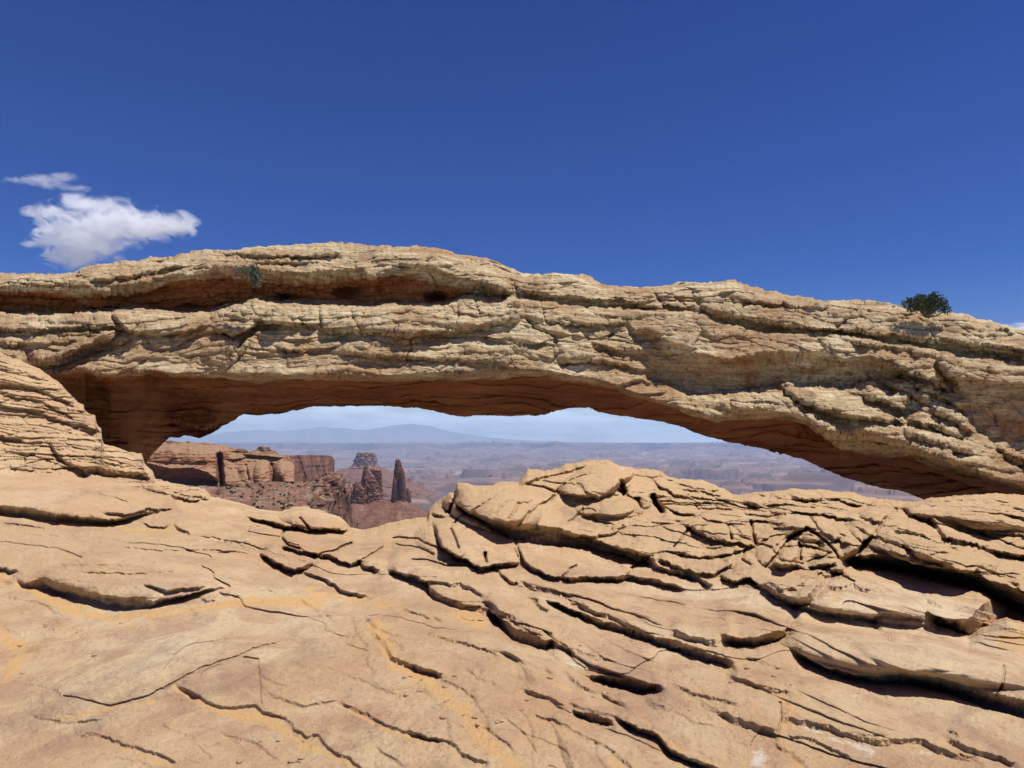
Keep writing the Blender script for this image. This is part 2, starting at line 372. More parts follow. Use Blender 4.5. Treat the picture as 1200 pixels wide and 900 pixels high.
base = TPS([(a, b, 1./d) for a, b, d in [(-60, 900, 3.2), (250, 900, 3.15), (600, 900, 3.1), (900, 900, 3.15), (1260, 900, 3.2), (0, 750, 4.7), (300, 760, 4.5), (600, 760, 4.4), (900, 780, 4.2), (1230, 790, 4.2),
  (0, 620, 7.4), (300, 650, 7.2), (430, 622, 9.3), (430, 660, 7.2), (200, 600, 8.8), (330, 600, 10.2), (182, 566, 10.6), (90, 530, 10.3), (-60, 410, 11.2), (0, 430, 11), (0, 500, 10.3), (0, 560, 9.3), (112, 492, 11.2),
  (600, 650, 7.4), (560, 605, 9.2), (560, 572, 10.2), (710, 542, 11.5), (700, 600, 9.6), (700, 660, 7.5), (850, 640, 8.1), (860, 580, 11.2), (940, 576, 11.3), (1060, 590, 11.2), (1230, 584, 11.0), (1230, 640, 8.9), (1000, 640, 8.2),
  (1230, 700, 6.6), (850, 710, 5.6), (510, 600, 10.0), (505, 640, 7.9), (400, 700, 5.8), (150, 690, 5.7)]])
WB = base(PX, PY); P0 = unproj(PXr, PY, 1./WB)
H, _ = local_H(unproj(PX, PY, 1./WB)); H = np.clip(H, .8, 6)
r = Relief(PX, PY, 1.6, 3, .085, .66, 7.5, 1.12, 1.05)
near = ss(650, 740, PY); r.gm = 1-.42*near; r.fm = 1+.9*near; r.hf = .5; r.gmb = 1-.35*near
def G(*a, **k): r.ledge(*a, **k)
# large soft shapes
r.dome(130, 660, 190, 42, .10, 3); r.dome(90, 585, 150, 26, .10, 3); r.dome(400, 770, 190, 60, .05, -10); r.dome(180, 790, 160, 40, .06, -15)
r.dome(575, 590, 62, 32, .35, 14, .8); r.dome(535, 630, 50, 28, .12); r.dome(700, 566, 46, 20, .20, -12, .8); r.dome(715, 595, 42, 14, .12, 0, .8)
r.dome(1080, 635, 95, 30, .25, 18, .8); r.dome(1150, 600, 90, 22, .25, 4, .8); r.dome(1010, 705, 130, 22, .12, 8); r.dome(1070, 770, 170, 28, .10, 9); r.dome(370, 606, 45, 14, .12, 4, .8)
r.dome(915, 650, 30, 18, .10, 0, .8); r.dome(955, 615, 60, 22, .12, 10); r.dome(840, 616, 50, 14, .1, 12)
# left lump
G([(-60, 452), (0, 450), (28, 450), (50, 458), (88, 474), (112, 488)], .10, 4, 14, 6)
G([(-60, 424), (0, 430), (30, 437), (60, 447)], .06, 3, 9, 5); G([(0, 462), (40, 468), (75, 482), (90, 492)], .06, 2.5, 9, 5)
G([(-60, 472), (0, 474), (40, 481), (70, 492), (95, 502), (118, 505)], .07, 3, 10, 5)
G([(84, 496), (95, 497), (104, 500), (120, 506)], .12, 3, 7, 4)
G([(-60, 506), (0, 509), (15, 512), (30, 513)], .10, 4, 12, 6)
G([(60, 518), (70, 534), (88, 546), (108, 556)], .12, 4, 12, 5); r.band([(88, 545), (120, 548), (150, 552), (180, 556)], [(88, 550), (120, 556), (150, 560), (182, 566)], .06, .10, 14, 6)
G([(80, 528), (120, 534), (170, 540)], .04, 2, 7, 4); G([(100, 540), (140, 543), (176, 550)], .04, 2, 6, 4)
G([(0, 525), (40, 533), (80, 548), (100, 556)], .04, 2, 10, 5); G([(0, 545), (40, 551), (70, 553)], .03, 2.5, 9, 5)
G([(155, 568), (180, 574), (215, 584), (240, 590)], .05, 2.5, 9, 5); G([(195, 573), (225, 580), (246, 587)], .05, 2.5, 8, 4); G([(165, 572), (200, 583), (225, 588)], .03, 2, 6, 4)
# upper left slab
r.band([(-60, 588), (0, 592), (30, 596), (60, 603), (110, 607), (135, 609), (160, 603), (190, 599)], [(-60, 598), (0, 602), (30, 606), (60, 611), (110, 613), (135, 613), (160, 607), (190, 602)], .07, .08, 26, 7, 60)
G([(120, 600), (150, 601), (175, 597), (205, 598)], .03, 2, 9, 5); G([(165, 612), (180, 616), (194, 618), (203, 610)], .035, 2, 9, 4); G([(203, 613), (212, 620), (226, 626)], .04, 3, 9, 4)
G([(0, 611), (40, 617), (62, 620)], .03, 2, 9, 5); r.crack([(0, 636), (40, 640), (75, 644), (95, 652)], .018); r.crack([(115, 580), (135, 584), (148, 589)], .02); r.crack([(70, 664), (140, 664), (180, 660)], .01)
r.band([(20, 680), (30, 684), (50, 679), (75, 687), (95, 693), (120, 699), (150, 703), (180, 705), (200, 701), (225, 695), (258, 687)], [(20, 684), (30, 688), (50, 692), (75, 701), (95, 708), (120, 713), (150, 715), (180, 712), (200, 706), (225, 698), (258, 689)], .06, .08, 30, 8, 50)
G([(50, 684), (75, 695), (100, 700), (130, 706), (160, 709)], .04, 2.5, 7, 4); G([(110, 695), (140, 699), (170, 700)], .03, 2, 6, 4)
G([(168, 684), (195, 692), (215, 688), (242, 687)], .03, 2, 9, 4); G([(232, 697), (243, 704), (257, 702)], .04, 2.5, 9, 4); G([(-60, 662), (0, 665), (12, 669), (22, 668)], .05, 3, 12, 5)
G([(0, 735), (25, 742), (50, 736)], .02, 2, 14, 6); G([(190, 709), (215, 713), (228, 711)], .02, 2, 6, 4)
# centre
G([(290, 606), (318, 611), (340, 618), (362, 620), (385, 619), (412, 620)], .09, 3, 12, 4); G([(310, 612), (330, 617), (350, 616)], .04, 2, 6, 4); r.crack([(352, 608), (360, 616), (362, 620)], .05, 1.2)
r.crack([(335, 618), (329, 630), (340, 641), (350, 644)], .06, 1.4)
G([(329, 640), (345, 645), (370, 649), (385, 652), (400, 658), (412, 660), (428, 654)], .08, 4, 14, 5); G([(418, 659), (435, 664), (447, 669)], .08, 4, 12, 5)
r.crack([(375, 650), (395, 643), (412, 637)], .04); r.crack([(425, 656), (435, 649), (448, 642)], .03)
G([(305, 648), (320, 657), (335, 665), (345, 669), (356, 664), (368, 657)], .11, 4.5, 16, 6); G([(352, 672), (380, 678), (400, 690), (415, 695), (432, 698)], .05, 2.5, 14, 6)
G([(455, 667), (478, 673), (500, 681), (505, 690), (520, 700), (545, 709), (562, 712), (592, 722)], .10, 4.5, 16, 6); G([(480, 672), (500, 680), (530, 685), (540, 683), (560, 693), (572, 699)], .05, 3, 9, 5)
r.crack([(483, 655), (500, 656), (520, 662), (545, 664), (570, 668)], .03); r.crack([(500, 682), (502, 695)], .05, 1.3); r.crack([(460, 629), (490, 632), (505, 640), (520, 647)], .035)
r.crack([(465, 640), (490, 642), (508, 650)], .02)
G([(380, 717), (390, 725), (405, 723)], .02, 2, 9, 4); G([(428, 722), (440, 735), (455, 742), (475, 745)], .03, 2, 9, 4); G([(433, 738), (450, 750), (460, 768), (490, 780), (522, 787)], .045, 3, 14, 5)
G([(450, 745), (470, 755), (478, 760)], .02, 2, 6, 3); G([(512, 790), (525, 796), (545, 806), (560, 818)], .025, 2, 9, 4)
# left foreground plates
r.crack([(75, 818), (130, 826), (175, 815), (205, 800), (240, 782), (270, 772), (300, 760), (322, 752)], .022, 1.1)
G([(207, 802), (225, 810), (245, 820), (262, 828), (280, 825), (300, 823), (310, 830), (335, 838), (345, 852), (360, 862), (372, 860), (385, 875), (410, 890), (428, 903)], .028, 2, 20, 8)
r.crack([(285, 771), (302, 773), (304, 800), (306, 822)], .02); G([(303, 785), (315, 795), (340, 803)], .018, 1.8, 12, 4); G([(305, 810), (330, 815), (355, 825), (375, 822), (398, 820)], .02, 2, 12, 5)
G([(400, 823), (430, 838), (460, 852), (485, 862), (520, 868)], .03, 2.2, 18, 6); G([(480, 860), (500, 865), (530, 870), (545, 886), (575, 897)], .03, 2.2, 12, 5)
G([(88, 862), (110, 857), (130, 862), (150, 870), (180, 878), (210, 890)], .03, 2.2, 20, 7); G([(372, 855), (392, 860), (400, 858)], .015, 2, 6, 4); G([(230, 868), (245, 880), (252, 888)], .012, 1.6, 8, 4); G([(185, 842), (200, 852), (230, 862)], .012, 1.6, 8, 4)
for q_, hh_ in [([(60, 748), (100, 735), (150, 724), (185, 722)], .014), ([(235, 762), (290, 748), (345, 738), (385, 736)], .012), ([(5, 700), (45, 706), (80, 722)], .02), ([(20, 800), (60, 806), (75, 818)], .016), ([(440, 876), (465, 892), (480, 903)], .02), ([(0, 850), (40, 842), (80, 846), (120, 840)], .014),
               ([(330, 768), (360, 780), (400, 782)], .012), ([(405, 790), (430, 798), (470, 815)], .014), ([(140, 640), (190, 646), (240, 642), (300, 650)], .02), ([(230, 628), (280, 634), (320, 645)], .02), ([(95, 672), (150, 672), (210, 668)], .014), ([(265, 700), (310, 690), (340, 692)], .016),
               ([(20, 625), (70, 628), (120, 624)], .018), ([(130, 880), (180, 895)], .014), ([(260, 855), (300, 868), (330, 890)], .016), ([(415, 720), (420, 745), (435, 760)], .016), ([(350, 700), (372, 712), (378, 724)], .016), ([(500, 740), (530, 752), (565, 760), (590, 772)], .03), ([(470, 712), (500, 724), (530, 728)], .03)]:
    G(q_, hh_, 1.8, 12, 5)
# outcrop
r.band([(534, 588), (550, 599), (570, 607), (590, 611), (615, 614), (645, 617), (662, 621), (690, 629), (740, 645), (768, 656)], [(534, 592), (550, 604), (570, 615), (590, 627), (615, 634), (645, 639), (662, 640), (690, 643), (740, 656), (768, 663)], .13, .20, 14, 4, 10)
G([(616, 620), (625, 623), (640, 620)], .06, 3, 5, 3)
G([(655, 622), (668, 628), (690, 630), (715, 625), (735, 614)], .08, 3, 9, 4); G([(688, 631), (712, 637), (735, 645), (762, 652)], .10, 4, 9, 4)
G([(604, 636), (612, 655), (625, 666), (645, 674), (668, 677), (690, 676), (722, 676), (742, 674), (770, 680), (803, 686)], .10, 4.5, 12, 5)
G([(613, 678), (625, 687), (650, 692), (675, 700), (692, 709)], .05, 3, 10, 5); r.crack([(603, 632), (608, 645), (613, 658)], .06, 1.3); r.crack([(660, 676), (668, 666), (675, 662)], .04); r.crack([(735, 675), (745, 664), (758, 656)], .04)
G([(610, 567), (625, 562), (645, 557), (665, 552), (692, 543)], .07, 2.5, 7, 3); G([(655, 577), (680, 581), (702, 583), (715, 575), (732, 562), (746, 552)], .14, 4, 9, 4)
r.crack([(596, 608), (607, 592), (622, 588)], .05, 1.3); r.crack([(608, 614), (622, 600), (640, 588), (655, 577)], .07, 1.5); r.crack([(650, 577), (668, 563), (690, 555)], .05, 1.2); r.crack([(580, 603), (592, 590), (600, 586)], .03)
r.crack([(553, 598), (568, 590), (590, 572)], .04, 1.3); r.crack([(618, 568), (640, 572), (655, 577)], .06, 1.3)
G([(660, 616), (670, 606), (680, 597), (688, 590)], .07, 3, 8, 4); G([(678, 603), (700, 604), (725, 605), (745, 597)], .05, 2.5, 7, 4); G([(662, 588), (680, 590), (690, 588)], .05, 2.5, 5, 3)
G([(526, 576), (533, 590), (534, 598)], .02, 3, 6, 3); r.crack([(534, 577), (531, 590), (527, 600)], .14, 2); G([(503, 600), (515, 604), (525, 603)], .08, 3, 8, 3)
G([(510, 612), (514, 628), (520, 642), (535, 650), (550, 658), (565, 667), (575, 664), (590, 661), (611, 660)], .12, 4, 12, 5); r.crack([(528, 620), (534, 632), (537, 642)], .06, 1.4); r.crack([(568, 648), (570, 660)], .07, 1.5); r.crack([(528, 617), (540, 606), (550, 600)], .04)
G([(575, 664), (588, 672), (600, 680), (612, 683)], .06, 3, 7, 4)
G([(690, 642), (700, 645), (730, 652), (760, 660), (790, 668), (820, 676), (838, 685)], .12, 5, 10, 4); G([(770, 655), (790, 662), (815, 670), (836, 672), (850, 664), (860, 661)], .09, 4, 9, 4)
G([(842, 674), (860, 680), (880, 676), (895, 684), (915, 695), (932, 702), (945, 700), (958, 686), (972, 670), (990, 666)], .14, 5, 13, 5); G([(898, 680), (918, 690), (932, 688), (950, 678), (968, 664)], .06, 3, 8, 4)
r.crack([(898, 664), (912, 648), (925, 633), (945, 620)], .10, 1.6); G([(784, 647), (810, 651), (835, 653), (852, 648), (875, 642), (886, 637)], .07, 3, 8, 4); r.crack([(875, 642), (868, 656), (880, 664)], .04, 1.3)
G([(808, 615), (815, 622), (835, 630), (858, 636), (886, 638)], .11, 4, 9, 4); r.crack([(880, 612), (882, 625), (886, 638)], .08, 1.8); r.crack([(853, 616), (857, 632)], .04, 1.3); G([(812, 606), (840, 611), (870, 614), (885, 610), (920, 612)], .05, 2.5, 7, 4)
G([(886, 636), (905, 638), (920, 630), (932, 623), (945, 618)], .05, 3, 8, 4); r.crack([(790, 640), (800, 628), (810, 618)], .05, 1.4); r.crack([(740, 668), (755, 656), (765, 652)], .05, 1.3)
r.dome(757, 588, 9, 8, .10); r.crack([(765, 581), (768, 590), (775, 599)], .30, 3.2); r.crack([(725, 575), (733, 578)], .12, 2.2); r.crack([(745, 585), (750, 592)], .15, 2); r.crack([(728, 565), (731, 580)], .18, 2.2)
G([(730, 578), (745, 583), (760, 580), (782, 580)], .08, 3, 7, 3); G([(770, 567), (790, 578), (810, 582)], .08, 3, 6, 3); G([(785, 596), (800, 600), (815, 602)], .07, 3, 6, 3)
for q in range(5):
    G([(790+q*6, 566+q*5.5), (820, 570+q*6), (850+q*3, 577+q*5)], .05, 2.2, 4, 3)
G([(870, 586), (888, 590), (892, 596)], .10, 4, 6, 3); G([(872, 580), (905, 580), (940, 585), (975, 588)], .06, 2.5, 5, 3); G([(895, 590), (930, 592), (960, 595)], .05, 2.5, 5, 3); G([(925, 598), (945, 600), (975, 605), (1005, 609)], .08, 3, 7, 4)
G([(920, 578), (945, 584), (975, 583), (1010, 592), (1012, 597)], .08, 3, 6, 3); G([(870, 600), (900, 603), (935, 600)], .04, 2, 5, 3)
r.crack([(945, 618), (960, 628), (975, 641), (983, 655)], .06, 1.4); r.crack([(950, 608), (960, 620)], .05, 1.4); r.crack([(937, 638), (938, 655)], .10, 1.8); r.crack([(915, 642), (940, 640), (960, 644)], .07, 1.5); G([(905, 658), (925, 662), (945, 664), (962, 661), (980, 660)], .10, 4, 7, 3)
r.dome(925, 650, 16, 11, .04); r.dome(970, 645, 16, 13, .05); r.dome(985, 630, 26, 16, .08)
G([(962, 622), (975, 617), (995, 613), (1010, 620), (1020, 626)], .03, 2, 7, 4); G([(985, 656), (1000, 647), (1012, 632), (1024, 625)], .16, 4, 9, 5)
r.crack([(1012, 597), (1022, 592), (1028, 585)], .06, 1.4); r.crack([(1025, 625), (1036, 610), (1050, 597)], .06, 1.5); G([(1008, 604), (1025, 610), (1035, 612)], .04, 2, 6, 3); r.dome(1028, 602, 22, 12, .08)
G([(1058, 594), (1070, 601), (1092, 606), (1100, 618), (1108, 628), (1125, 634)], .16, 4.5, 10, 5); G([(1120, 632), (1145, 638), (1160, 644), (1200, 650), (1260, 656)], .14, 4.5, 10, 5); G([(1118, 612), (1150, 622), (1200, 628), (1260, 632)], .07, 3, 8, 4)
G([(1115, 583), (1145, 586), (1180, 592), (1200, 597)], .06, 2.5, 5, 3); G([(1140, 580), (1165, 587), (1195, 590)], .05, 2, 4, 3); G([(1178, 602), (1200, 606), (1260, 606)], .08, 3, 7, 3)
G([(1045, 620), (1075, 625), (1100, 632), (1125, 642)], .06, 3, 8, 4); G([(1060, 636), (1075, 648), (1110, 660), (1135, 668), (1150, 666)], .10, 4, 9, 5)
r.band([(990, 650), (1030, 653), (1060, 656), (1100, 664), (1130, 672), (1165, 682), (1200, 693), (1260, 706)], [(990, 658), (1040, 664), (1080, 672), (1120, 682), (1150, 690), (1165, 700), (1200, 716), (1260, 730)], .16, .32, 14, 5)
G([(966, 683), (980, 688), (1000, 684), (1012, 691), (1037, 690)], .08, 3.5, 9, 4); r.crack([(968, 672), (985, 674), (1000, 682)], .05, 1.4)
G([(1080, 700), (1098, 708), (1120, 714), (1140, 712)], .06, 3, 9, 4)
r.band([(1084, 714), (1100, 722), (1125, 728), (1138, 724), (1150, 708), (1165, 700), (1200, 706), (1260, 712)], [(1086, 724), (1105, 734), (1135, 746), (1150, 736), (1165, 728), (1180, 722), (1200, 728), (1260, 732)], .14, .30, 14, 6)
# right foreground ledges
G([(932, 703), (945, 711), (960, 716), (985, 718), (1022, 722), (1032, 716), (1060, 717), (1085, 722)], .07, 3.2, 12, 5); G([(1024, 724), (1040, 740), (1055, 745), (1075, 738)], .06, 3.5, 10, 5)
r.band([(842, 744), (860, 748), (885, 750), (915, 740), (930, 732)], [(842, 752), (860, 758), (885, 759), (912, 750), (932, 742)], .09, .13, 16, 6); G([(935, 708), (938, 725), (925, 736)], .04, 3, 8, 4)
G([(785, 737), (810, 746), (840, 752), (860, 756)], .09, 4.5, 14, 5)
r.band([(930, 764), (945, 770), (970, 781), (1000, 789), (1030, 792), (1060, 789), (1100, 795), (1130, 804), (1165, 813), (1200, 822), (1260, 838)], [(930, 768), (945, 777), (970, 788), (1000, 797), (1030, 801), (1060, 801), (1090, 805), (1120, 815), (1150, 827), (1200, 840), (1260, 856)], .09, .15, 26, 7)
G([(1060, 792), (1100, 802), (1140, 812), (1175, 822)], .04, 3, 8, 5); r.crack([(1176, 780), (1176, 800), (1168, 815)], .03, 1.3); G([(1100, 742), (1130, 752), (1160, 757)], .02, 2, 9, 5)
G([(850, 786), (875, 797), (905, 808), (932, 812)], .05, 3, 14, 5); G([(870, 768), (905, 777), (925, 780)], .03, 2.5, 9, 4)
G([(845, 834), (870, 845), (890, 852), (914, 858)], .06, 4.5, 16, 5); r.crack([(914, 825), (915, 845), (911, 860)], .03, 1.3)
G([(915, 842), (950, 848), (975, 853), (1000, 865), (1030, 872), (1060, 868), (1080, 868), (1100, 880), (1122, 888), (1152, 891)], .055, 4, 18, 6); G([(990, 858), (1020, 865), (1055, 862)], .02, 2, 6, 4)
G([(1108, 862), (1130, 878), (1160, 886), (1195, 898)], .05, 3.5, 14, 5); G([(920, 862), (950, 868), (980, 882), (1000, 890)], .03, 2, 9, 4); G([(905, 870), (930, 885), (950, 900)], .02, 2, 7, 4); G([(1110, 855), (1120, 860), (1125, 865)], .03, 2, 7, 4)
G([(935, 800), (955, 806)], .02, 2, 9, 4); G([(1050, 820), (1075, 822)], .015, 2, 9, 4); G([(1160, 842), (1180, 853)], .015, 2, 9, 4)
# centre foreground ledges
r.band([(572, 716), (580, 720), (600, 733), (620, 742), (640, 750), (652, 747)], [(574, 722), (582, 731), (600, 748), (620, 757), (640, 763), (652, 757)], .10, .14, 12, 5, 8)
G([(566, 702), (590, 717), (610, 727), (630, 737), (655, 741), (668, 731)], .07, 3.5, 12, 5); G([(645, 753), (670, 758), (695, 766), (722, 773)], .045, 3, 12, 5)
G([(622, 698), (635, 711), (655, 720), (670, 722), (676, 712)], .06, 3, 10, 4)
G([(664, 702), (690, 712), (720, 722), (745, 735), (762, 741)], .06, 3, 10, 5)
r.band([(640, 704), (670, 714), (700, 724), (730, 735), (757, 744), (790, 752), (830, 768), (862, 777)], [(640, 707), (670, 720), (700, 733), (730, 742), (755, 751), (790, 765), (830, 778), (862, 785)], .08, .11, 20, 6)
r.band([(690, 789), (720, 793), (745, 797), (778, 806)], [(690, 793), (720, 802), (748, 812), (778, 811)], .08, .11, 16, 6); G([(758, 812), (766, 824), (785, 828)], .05, 4, 9, 4)
G([(588, 762), (620, 775), (640, 780), (655, 790)], .03, 2.2, 12, 5); G([(660, 783), (680, 800), (700, 808), (720, 818), (740, 826)], .04, 2.6, 12, 5); G([(610, 803), (640, 812), (665, 828)], .04, 2.6, 14, 5)
r.band([(670, 830), (695, 836), (720, 844)], [(670, 834), (695, 846), (720, 851)], .05, .08, 12, 5, 8); G([(665, 820), (690, 830), (720, 838), (735, 852)], .03, 2.2, 10, 4)
r.band([(722, 838), (740, 850), (770, 860), (785, 876), (815, 890), (850, 902)], [(722, 841), (740, 855), (770, 868), (785, 884), (815, 897), (850, 908)], .06, .08, 18, 6)
G([(790, 803), (810, 813), (850, 822), (870, 828)], .035, 2.5, 12, 5); G([(815, 822), (830, 828), (855, 838)], .04, 3.5, 12, 4); G([(788, 832), (815, 848), (850, 852)], .02, 2, 12, 4)
G([(620, 836), (650, 842), (680, 860), (720, 880), (745, 902)], .03, 2.2, 14, 5); G([(570, 850), (588, 868), (605, 882)], .025, 2, 10, 5); G([(565, 832), (590, 834), (620, 828)], .02, 2, 8, 4); r.crack([(590, 840), (615, 862), (628, 885)], .012)
G([(545, 780), (560, 792), (590, 800)], .02, 2, 8, 4); G([(480, 775), (505, 782), (520, 787)], .04, 3, 10, 4)
# procedural cross-bedding and weathering
qx, qy, qz = P0[..., 0].astype(np.float32), P0[..., 1].astype(np.float32), P0[..., 2].astype(np.float32)
wr = fbm(qx*.45, qy*.45, qz*.45, 3, 40)
right = ss(430, 760, PX)*ss(640, 720, PY)
bb = .8*qx+.66*qy+wr*.55
amp = (.010+.030*right)*ss(-.25, .35, fbm(qx*.9, qy*.9, qz, 3, 51))
cutn = ss(-.1, .25, pn(qx*1.3, qy*.7, qz, 60))
w1 = fbm(qx*.8, qy*.8, qz, 3, 44); w2 = fbm(qx*.8+9, qy*.8, qz, 3, 47)
f1, fe, cid = worley((.75*qx+.66*qy)*.85+.45*w1, (.66*qx-.75*qy)*.38+.35*w2, 1)
gm = (.4+.6*ss(-.2, .4, pn(qx*.35, qy*.35, 0*qz, 66)))*(.6+.4*right)
r.h += gm*(.06*(cid-.5)-.016*np.exp(-(fe/.022)**2)*(cid > .35))
f1, fe, cid = worley((.75*qx+.66*qy)*2.6+.5*w1, (.66*qx-.75*qy)*1.0+.5*w2, 2)
r.h += ss(.1, .5, pn(qx*.8, qy*.8, 0*qz, 68))*(.5+.5*right)*(.022*(cid-.5))
r.h += amp*saw(bb*1.9, 2)*cutn + .35*amp*saw(bb*5.1+.8*wr, 5)
outc = ss(-6, 6, np.interp(PX, [500, 520, 570, 600, 690, 765, 840, 900, 940, 990, 1050, 1260], [600, 600, 612, 632, 643, 662, 686, 692, 702, 662, 664, 730])-PY)*ss(500, 525, PX)
leftl = ss(-5, 5, np.interp(PX, [-60, 60, 110, 180, 250, 260], [548, 553, 556, 580, 595, 560])-PY)*(1-ss(240, 255, PX))
bz = qz+.10*qx+.12*wr
zam = outc*(.008+.045*gs(PX, PY, 820, 578, 55, 26)+.035*gs(PX, PY, 930, 588, 70, 20)+.045*gs(PX, PY, 1170, 610, 80, 30)+.02*gs(PX, PY, 1080, 650, 100, 30))
zal = leftl*(.045+.02*pn(qx, qy, qz, 9))
bl = qz+.16*qx+.10*wr
f1, fe, cid = worley(qx*1.0+.3*w1+.25*qz, qz*2.6+.27*qy+.4*w2, 5)
om = outc*(.4+.6*ss(-.3, .2, pn(qx*.5, qy*.5, qz, 77)))*ss(620, 760, PX)
r.h += om*(.035*(cid-.4)+.07*(.35-f1*f1)-.03*np.exp(-(fe/.06)**2))
f1, fe, cid = worley(qx*3.+.5*w1, qz*9+1.*qy+.5*w2, 6)
r.h += .4*om*(.02*(cid-.5)-.012*np.exp(-(fe/.08)**2))+leftl*(.03*(cid-.5)-.02*np.exp(-(fe/.08)**2))
r.h += zam*saw(bz*9, 7)+zam*.5*saw(bz*23, 8)+zal*saw(bl*7, 3)+.6*zal*saw(bl*19+wr, 4)
dc = PY-cr[None]
r.h -= .16*np.exp(-dc/3.2)+.05*np.exp(-dc/9)
P = push(P0, H, r.h)
# finer relief along the real normals
fq = P.astype(np.float32)
fine = .018*fbm(fq[..., 0]*1.6, fq[..., 1]*1.6, fq[..., 2]*1.6, 3, 70)+.0055*fbm(fq[..., 0]*7, fq[..., 1]*7, fq[..., 2]*10, 4, 80, .6)
fine += (outc+leftl)*(.018*fbm(fq[..., 0]*4, fq[..., 1]*4, fq[..., 2]*7, 4, 90, .6))
# small foot-wide cracks
fine += .0035*ridge(fq[..., 0]*16, fq[..., 1]*16, fq[..., 2]*20, 3, 99, .6)*ss(-.3, .3, pn(fq[..., 0]*1.1, fq[..., 1]*1.1, fq[..., 2], 98))
P = along_normal(P, fine, P0)
# sand, pale and warm patches (materials that lie there)
sand = np.zeros_like(PX)
def blob(arr, cx, cy, rx, ry, rot=0, a=1.):
    c, q = math.cos(R(rot)), math.sin(R(rot)); dx = PX-cx; dy = PY-cy
    arr += a*np.exp(-((dx*c+dy*q)/rx)**2-((-dx*q+dy*c)/ry)**2)
def strip(arr, pts, w, a=1.):
    p = np.array(pts, float); best = np.full(PX.shape, 1e9)
    for u, w_ in zip(p[:-1], p[1:]):
        d = w_-u; q = np.clip(((PX-u[0])*d[0]+(PY-u[1])*d[1])/(d@d), 0, 1); best = np.minimum(best, np.hypot(PX-u[0]-q*d[0], PY-u[1]-q*d[1]))
    arr += a*np.exp(-(best/w)**2)
strip(sand, [(-10, 672), (40, 694), (80, 715), (130, 724), (220, 716), (300, 704), (370, 706)], 7, .75); strip(sand, [(60, 735), (120, 740), (200, 730)], 6, .4)
strip(sand, [(0, 745), (30, 760), (10, 790)], 14, .6); strip(sand, [(80, 840), (130, 828), (180, 822)], 5, .6); strip(sand, [(205, 805), (240, 826), (262, 834), (310, 838), (340, 862), (380, 882), (420, 903)], 5, .75); blob(sand, 305, 842, 28, 9, 0, .7)
strip(sand, [(440, 735), (462, 775), (500, 795), (540, 830), (570, 870), (600, 900)], 11, .85); strip(sand, [(400, 828), (450, 856), (500, 874)], 5, .6); strip(sand, [(125, 868), (160, 882), (200, 898)], 5, .6); strip(sand, [(360, 690), (420, 706), (470, 712)], 9, .5)
blob(sand, 552, 726, 28, 10, 20, .8); strip(sand, [(60, 612), (120, 618), (200, 622)], 4, .5); strip(sand, [(650, 800), (720, 830), (760, 850), (800, 880)], 4, .5); strip(sand, [(620, 840), (680, 868), (730, 900)], 5, .5)
blob(sand, 1200, 752, 40, 20, 0, .9); strip(sand, [(870, 795), (930, 830), (915, 870), (940, 900)], 6, .6); blob(sand, 980, 700, 50, 8, 0, .45); blob(sand, 960, 728, 60, 8, 5, .45); strip(sand, [(500, 690), (560, 716), (590, 730)], 4, .4)
strip(sand, [(750, 740), (820, 768), (860, 785)], 3, .4); blob(sand, 340, 705, 50, 6, 0, .5)
pale = np.zeros_like(PX)
blob(pale, 890, 890, 12, 12, 0, .8); strip(pale, [(930, 848), (990, 872), (1020, 884)], 7, .62); strip(pale, [(676, 716), (720, 738), (760, 758)], 4, .45); blob(pale, 665, 775, 26, 9, 20, .6); blob(pale, 640, 702, 18, 4, 20, .5); blob(pale, 1003, 815, 14, 3, 0, .6)
blob(pale, 600, 685, 40, 6, 15, .35); blob(pale, 1090, 890, 26, 5, 20, .6)
warm = ss(.0, .5, fbm(qx*.4, qy*.4, qz, 2, 33))*.4+.6*outc+.35*ss(720, 640, PY)
fine_s = sand
# rows in front of the picture's lower edge, and the drop behind the crest
rows = [P]
extra = []
for i in range(1, 26):
    py = 905+i*22.; w = WB[-1]+(py-905)/900./1.55
    e = unproj(px1, np.full(len(px1), py), 1./w); e[:, 2] -= 0
    extra.append(e)
E = np.array(extra); off = P[-1]-unproj(px1, np.full(len(px1), 905.), 1./WB[-1])
E += off[None]*np.exp(-np.arange(1, 26)/4.)[:, None, None]
bk = []
ly_ = np.interp(pxc, [-60, 160, 215], [16, 14, 4.5]); dz_ = np.interp(pxc, [-60, 160, 215], [5, 4.5, 26])
for i in range(26, 0, -1):
    t_ = (i/26.)**1.3; b_ = P[0].copy(); n_ = pn((px1*.02).astype(np.float32), np.float32(i*.3), np.float32(1.5))
    y0_ = b_[:, 1].copy(); b_[:, 1] += .25*math.sqrt(t_)+ly_*t_+.3*n_*t_; b_[:, 0] *= b_[:, 1]/y0_
    b_[:, 2] -= dz_*t_**2*(t_ < 2)+(ly_ > 6)*1.2*t_**.7+.12*t_**.5+(26-dz_)*(i == 26); bk.append(b_)
B = np.array(bk)
ALL = np.concatenate([B, P, E]); nR, nCc = ALL.shape[:2]
def ext(a, fill=None):
    return np.concatenate([np.repeat(a[:1], len(B), 0), a, np.repeat(a[-1:], len(E), 0)])
att = {'sand': ext(np.clip(sand, 0, 1)), 'pale': ext(np.clip(pale, 0, 1)), 'warm': ext(np.clip(warm, 0, 1))}
F = gridface(nR, nCc)
PXf = ext(PX).ravel()[F].mean(1); PYf = ext(PY).ravel()[F].mean(1)
V = ALL.reshape(-1, 3)
isout = (PYf < np.interp(PXf, [501, 520, 570, 600, 690, 765, 840, 900, 940, 975, 1000, 1050, 1260], [606, 604, 613, 628, 641, 661, 684, 692, 702, 668, 657, 666, 728])) & (PXf > 501)
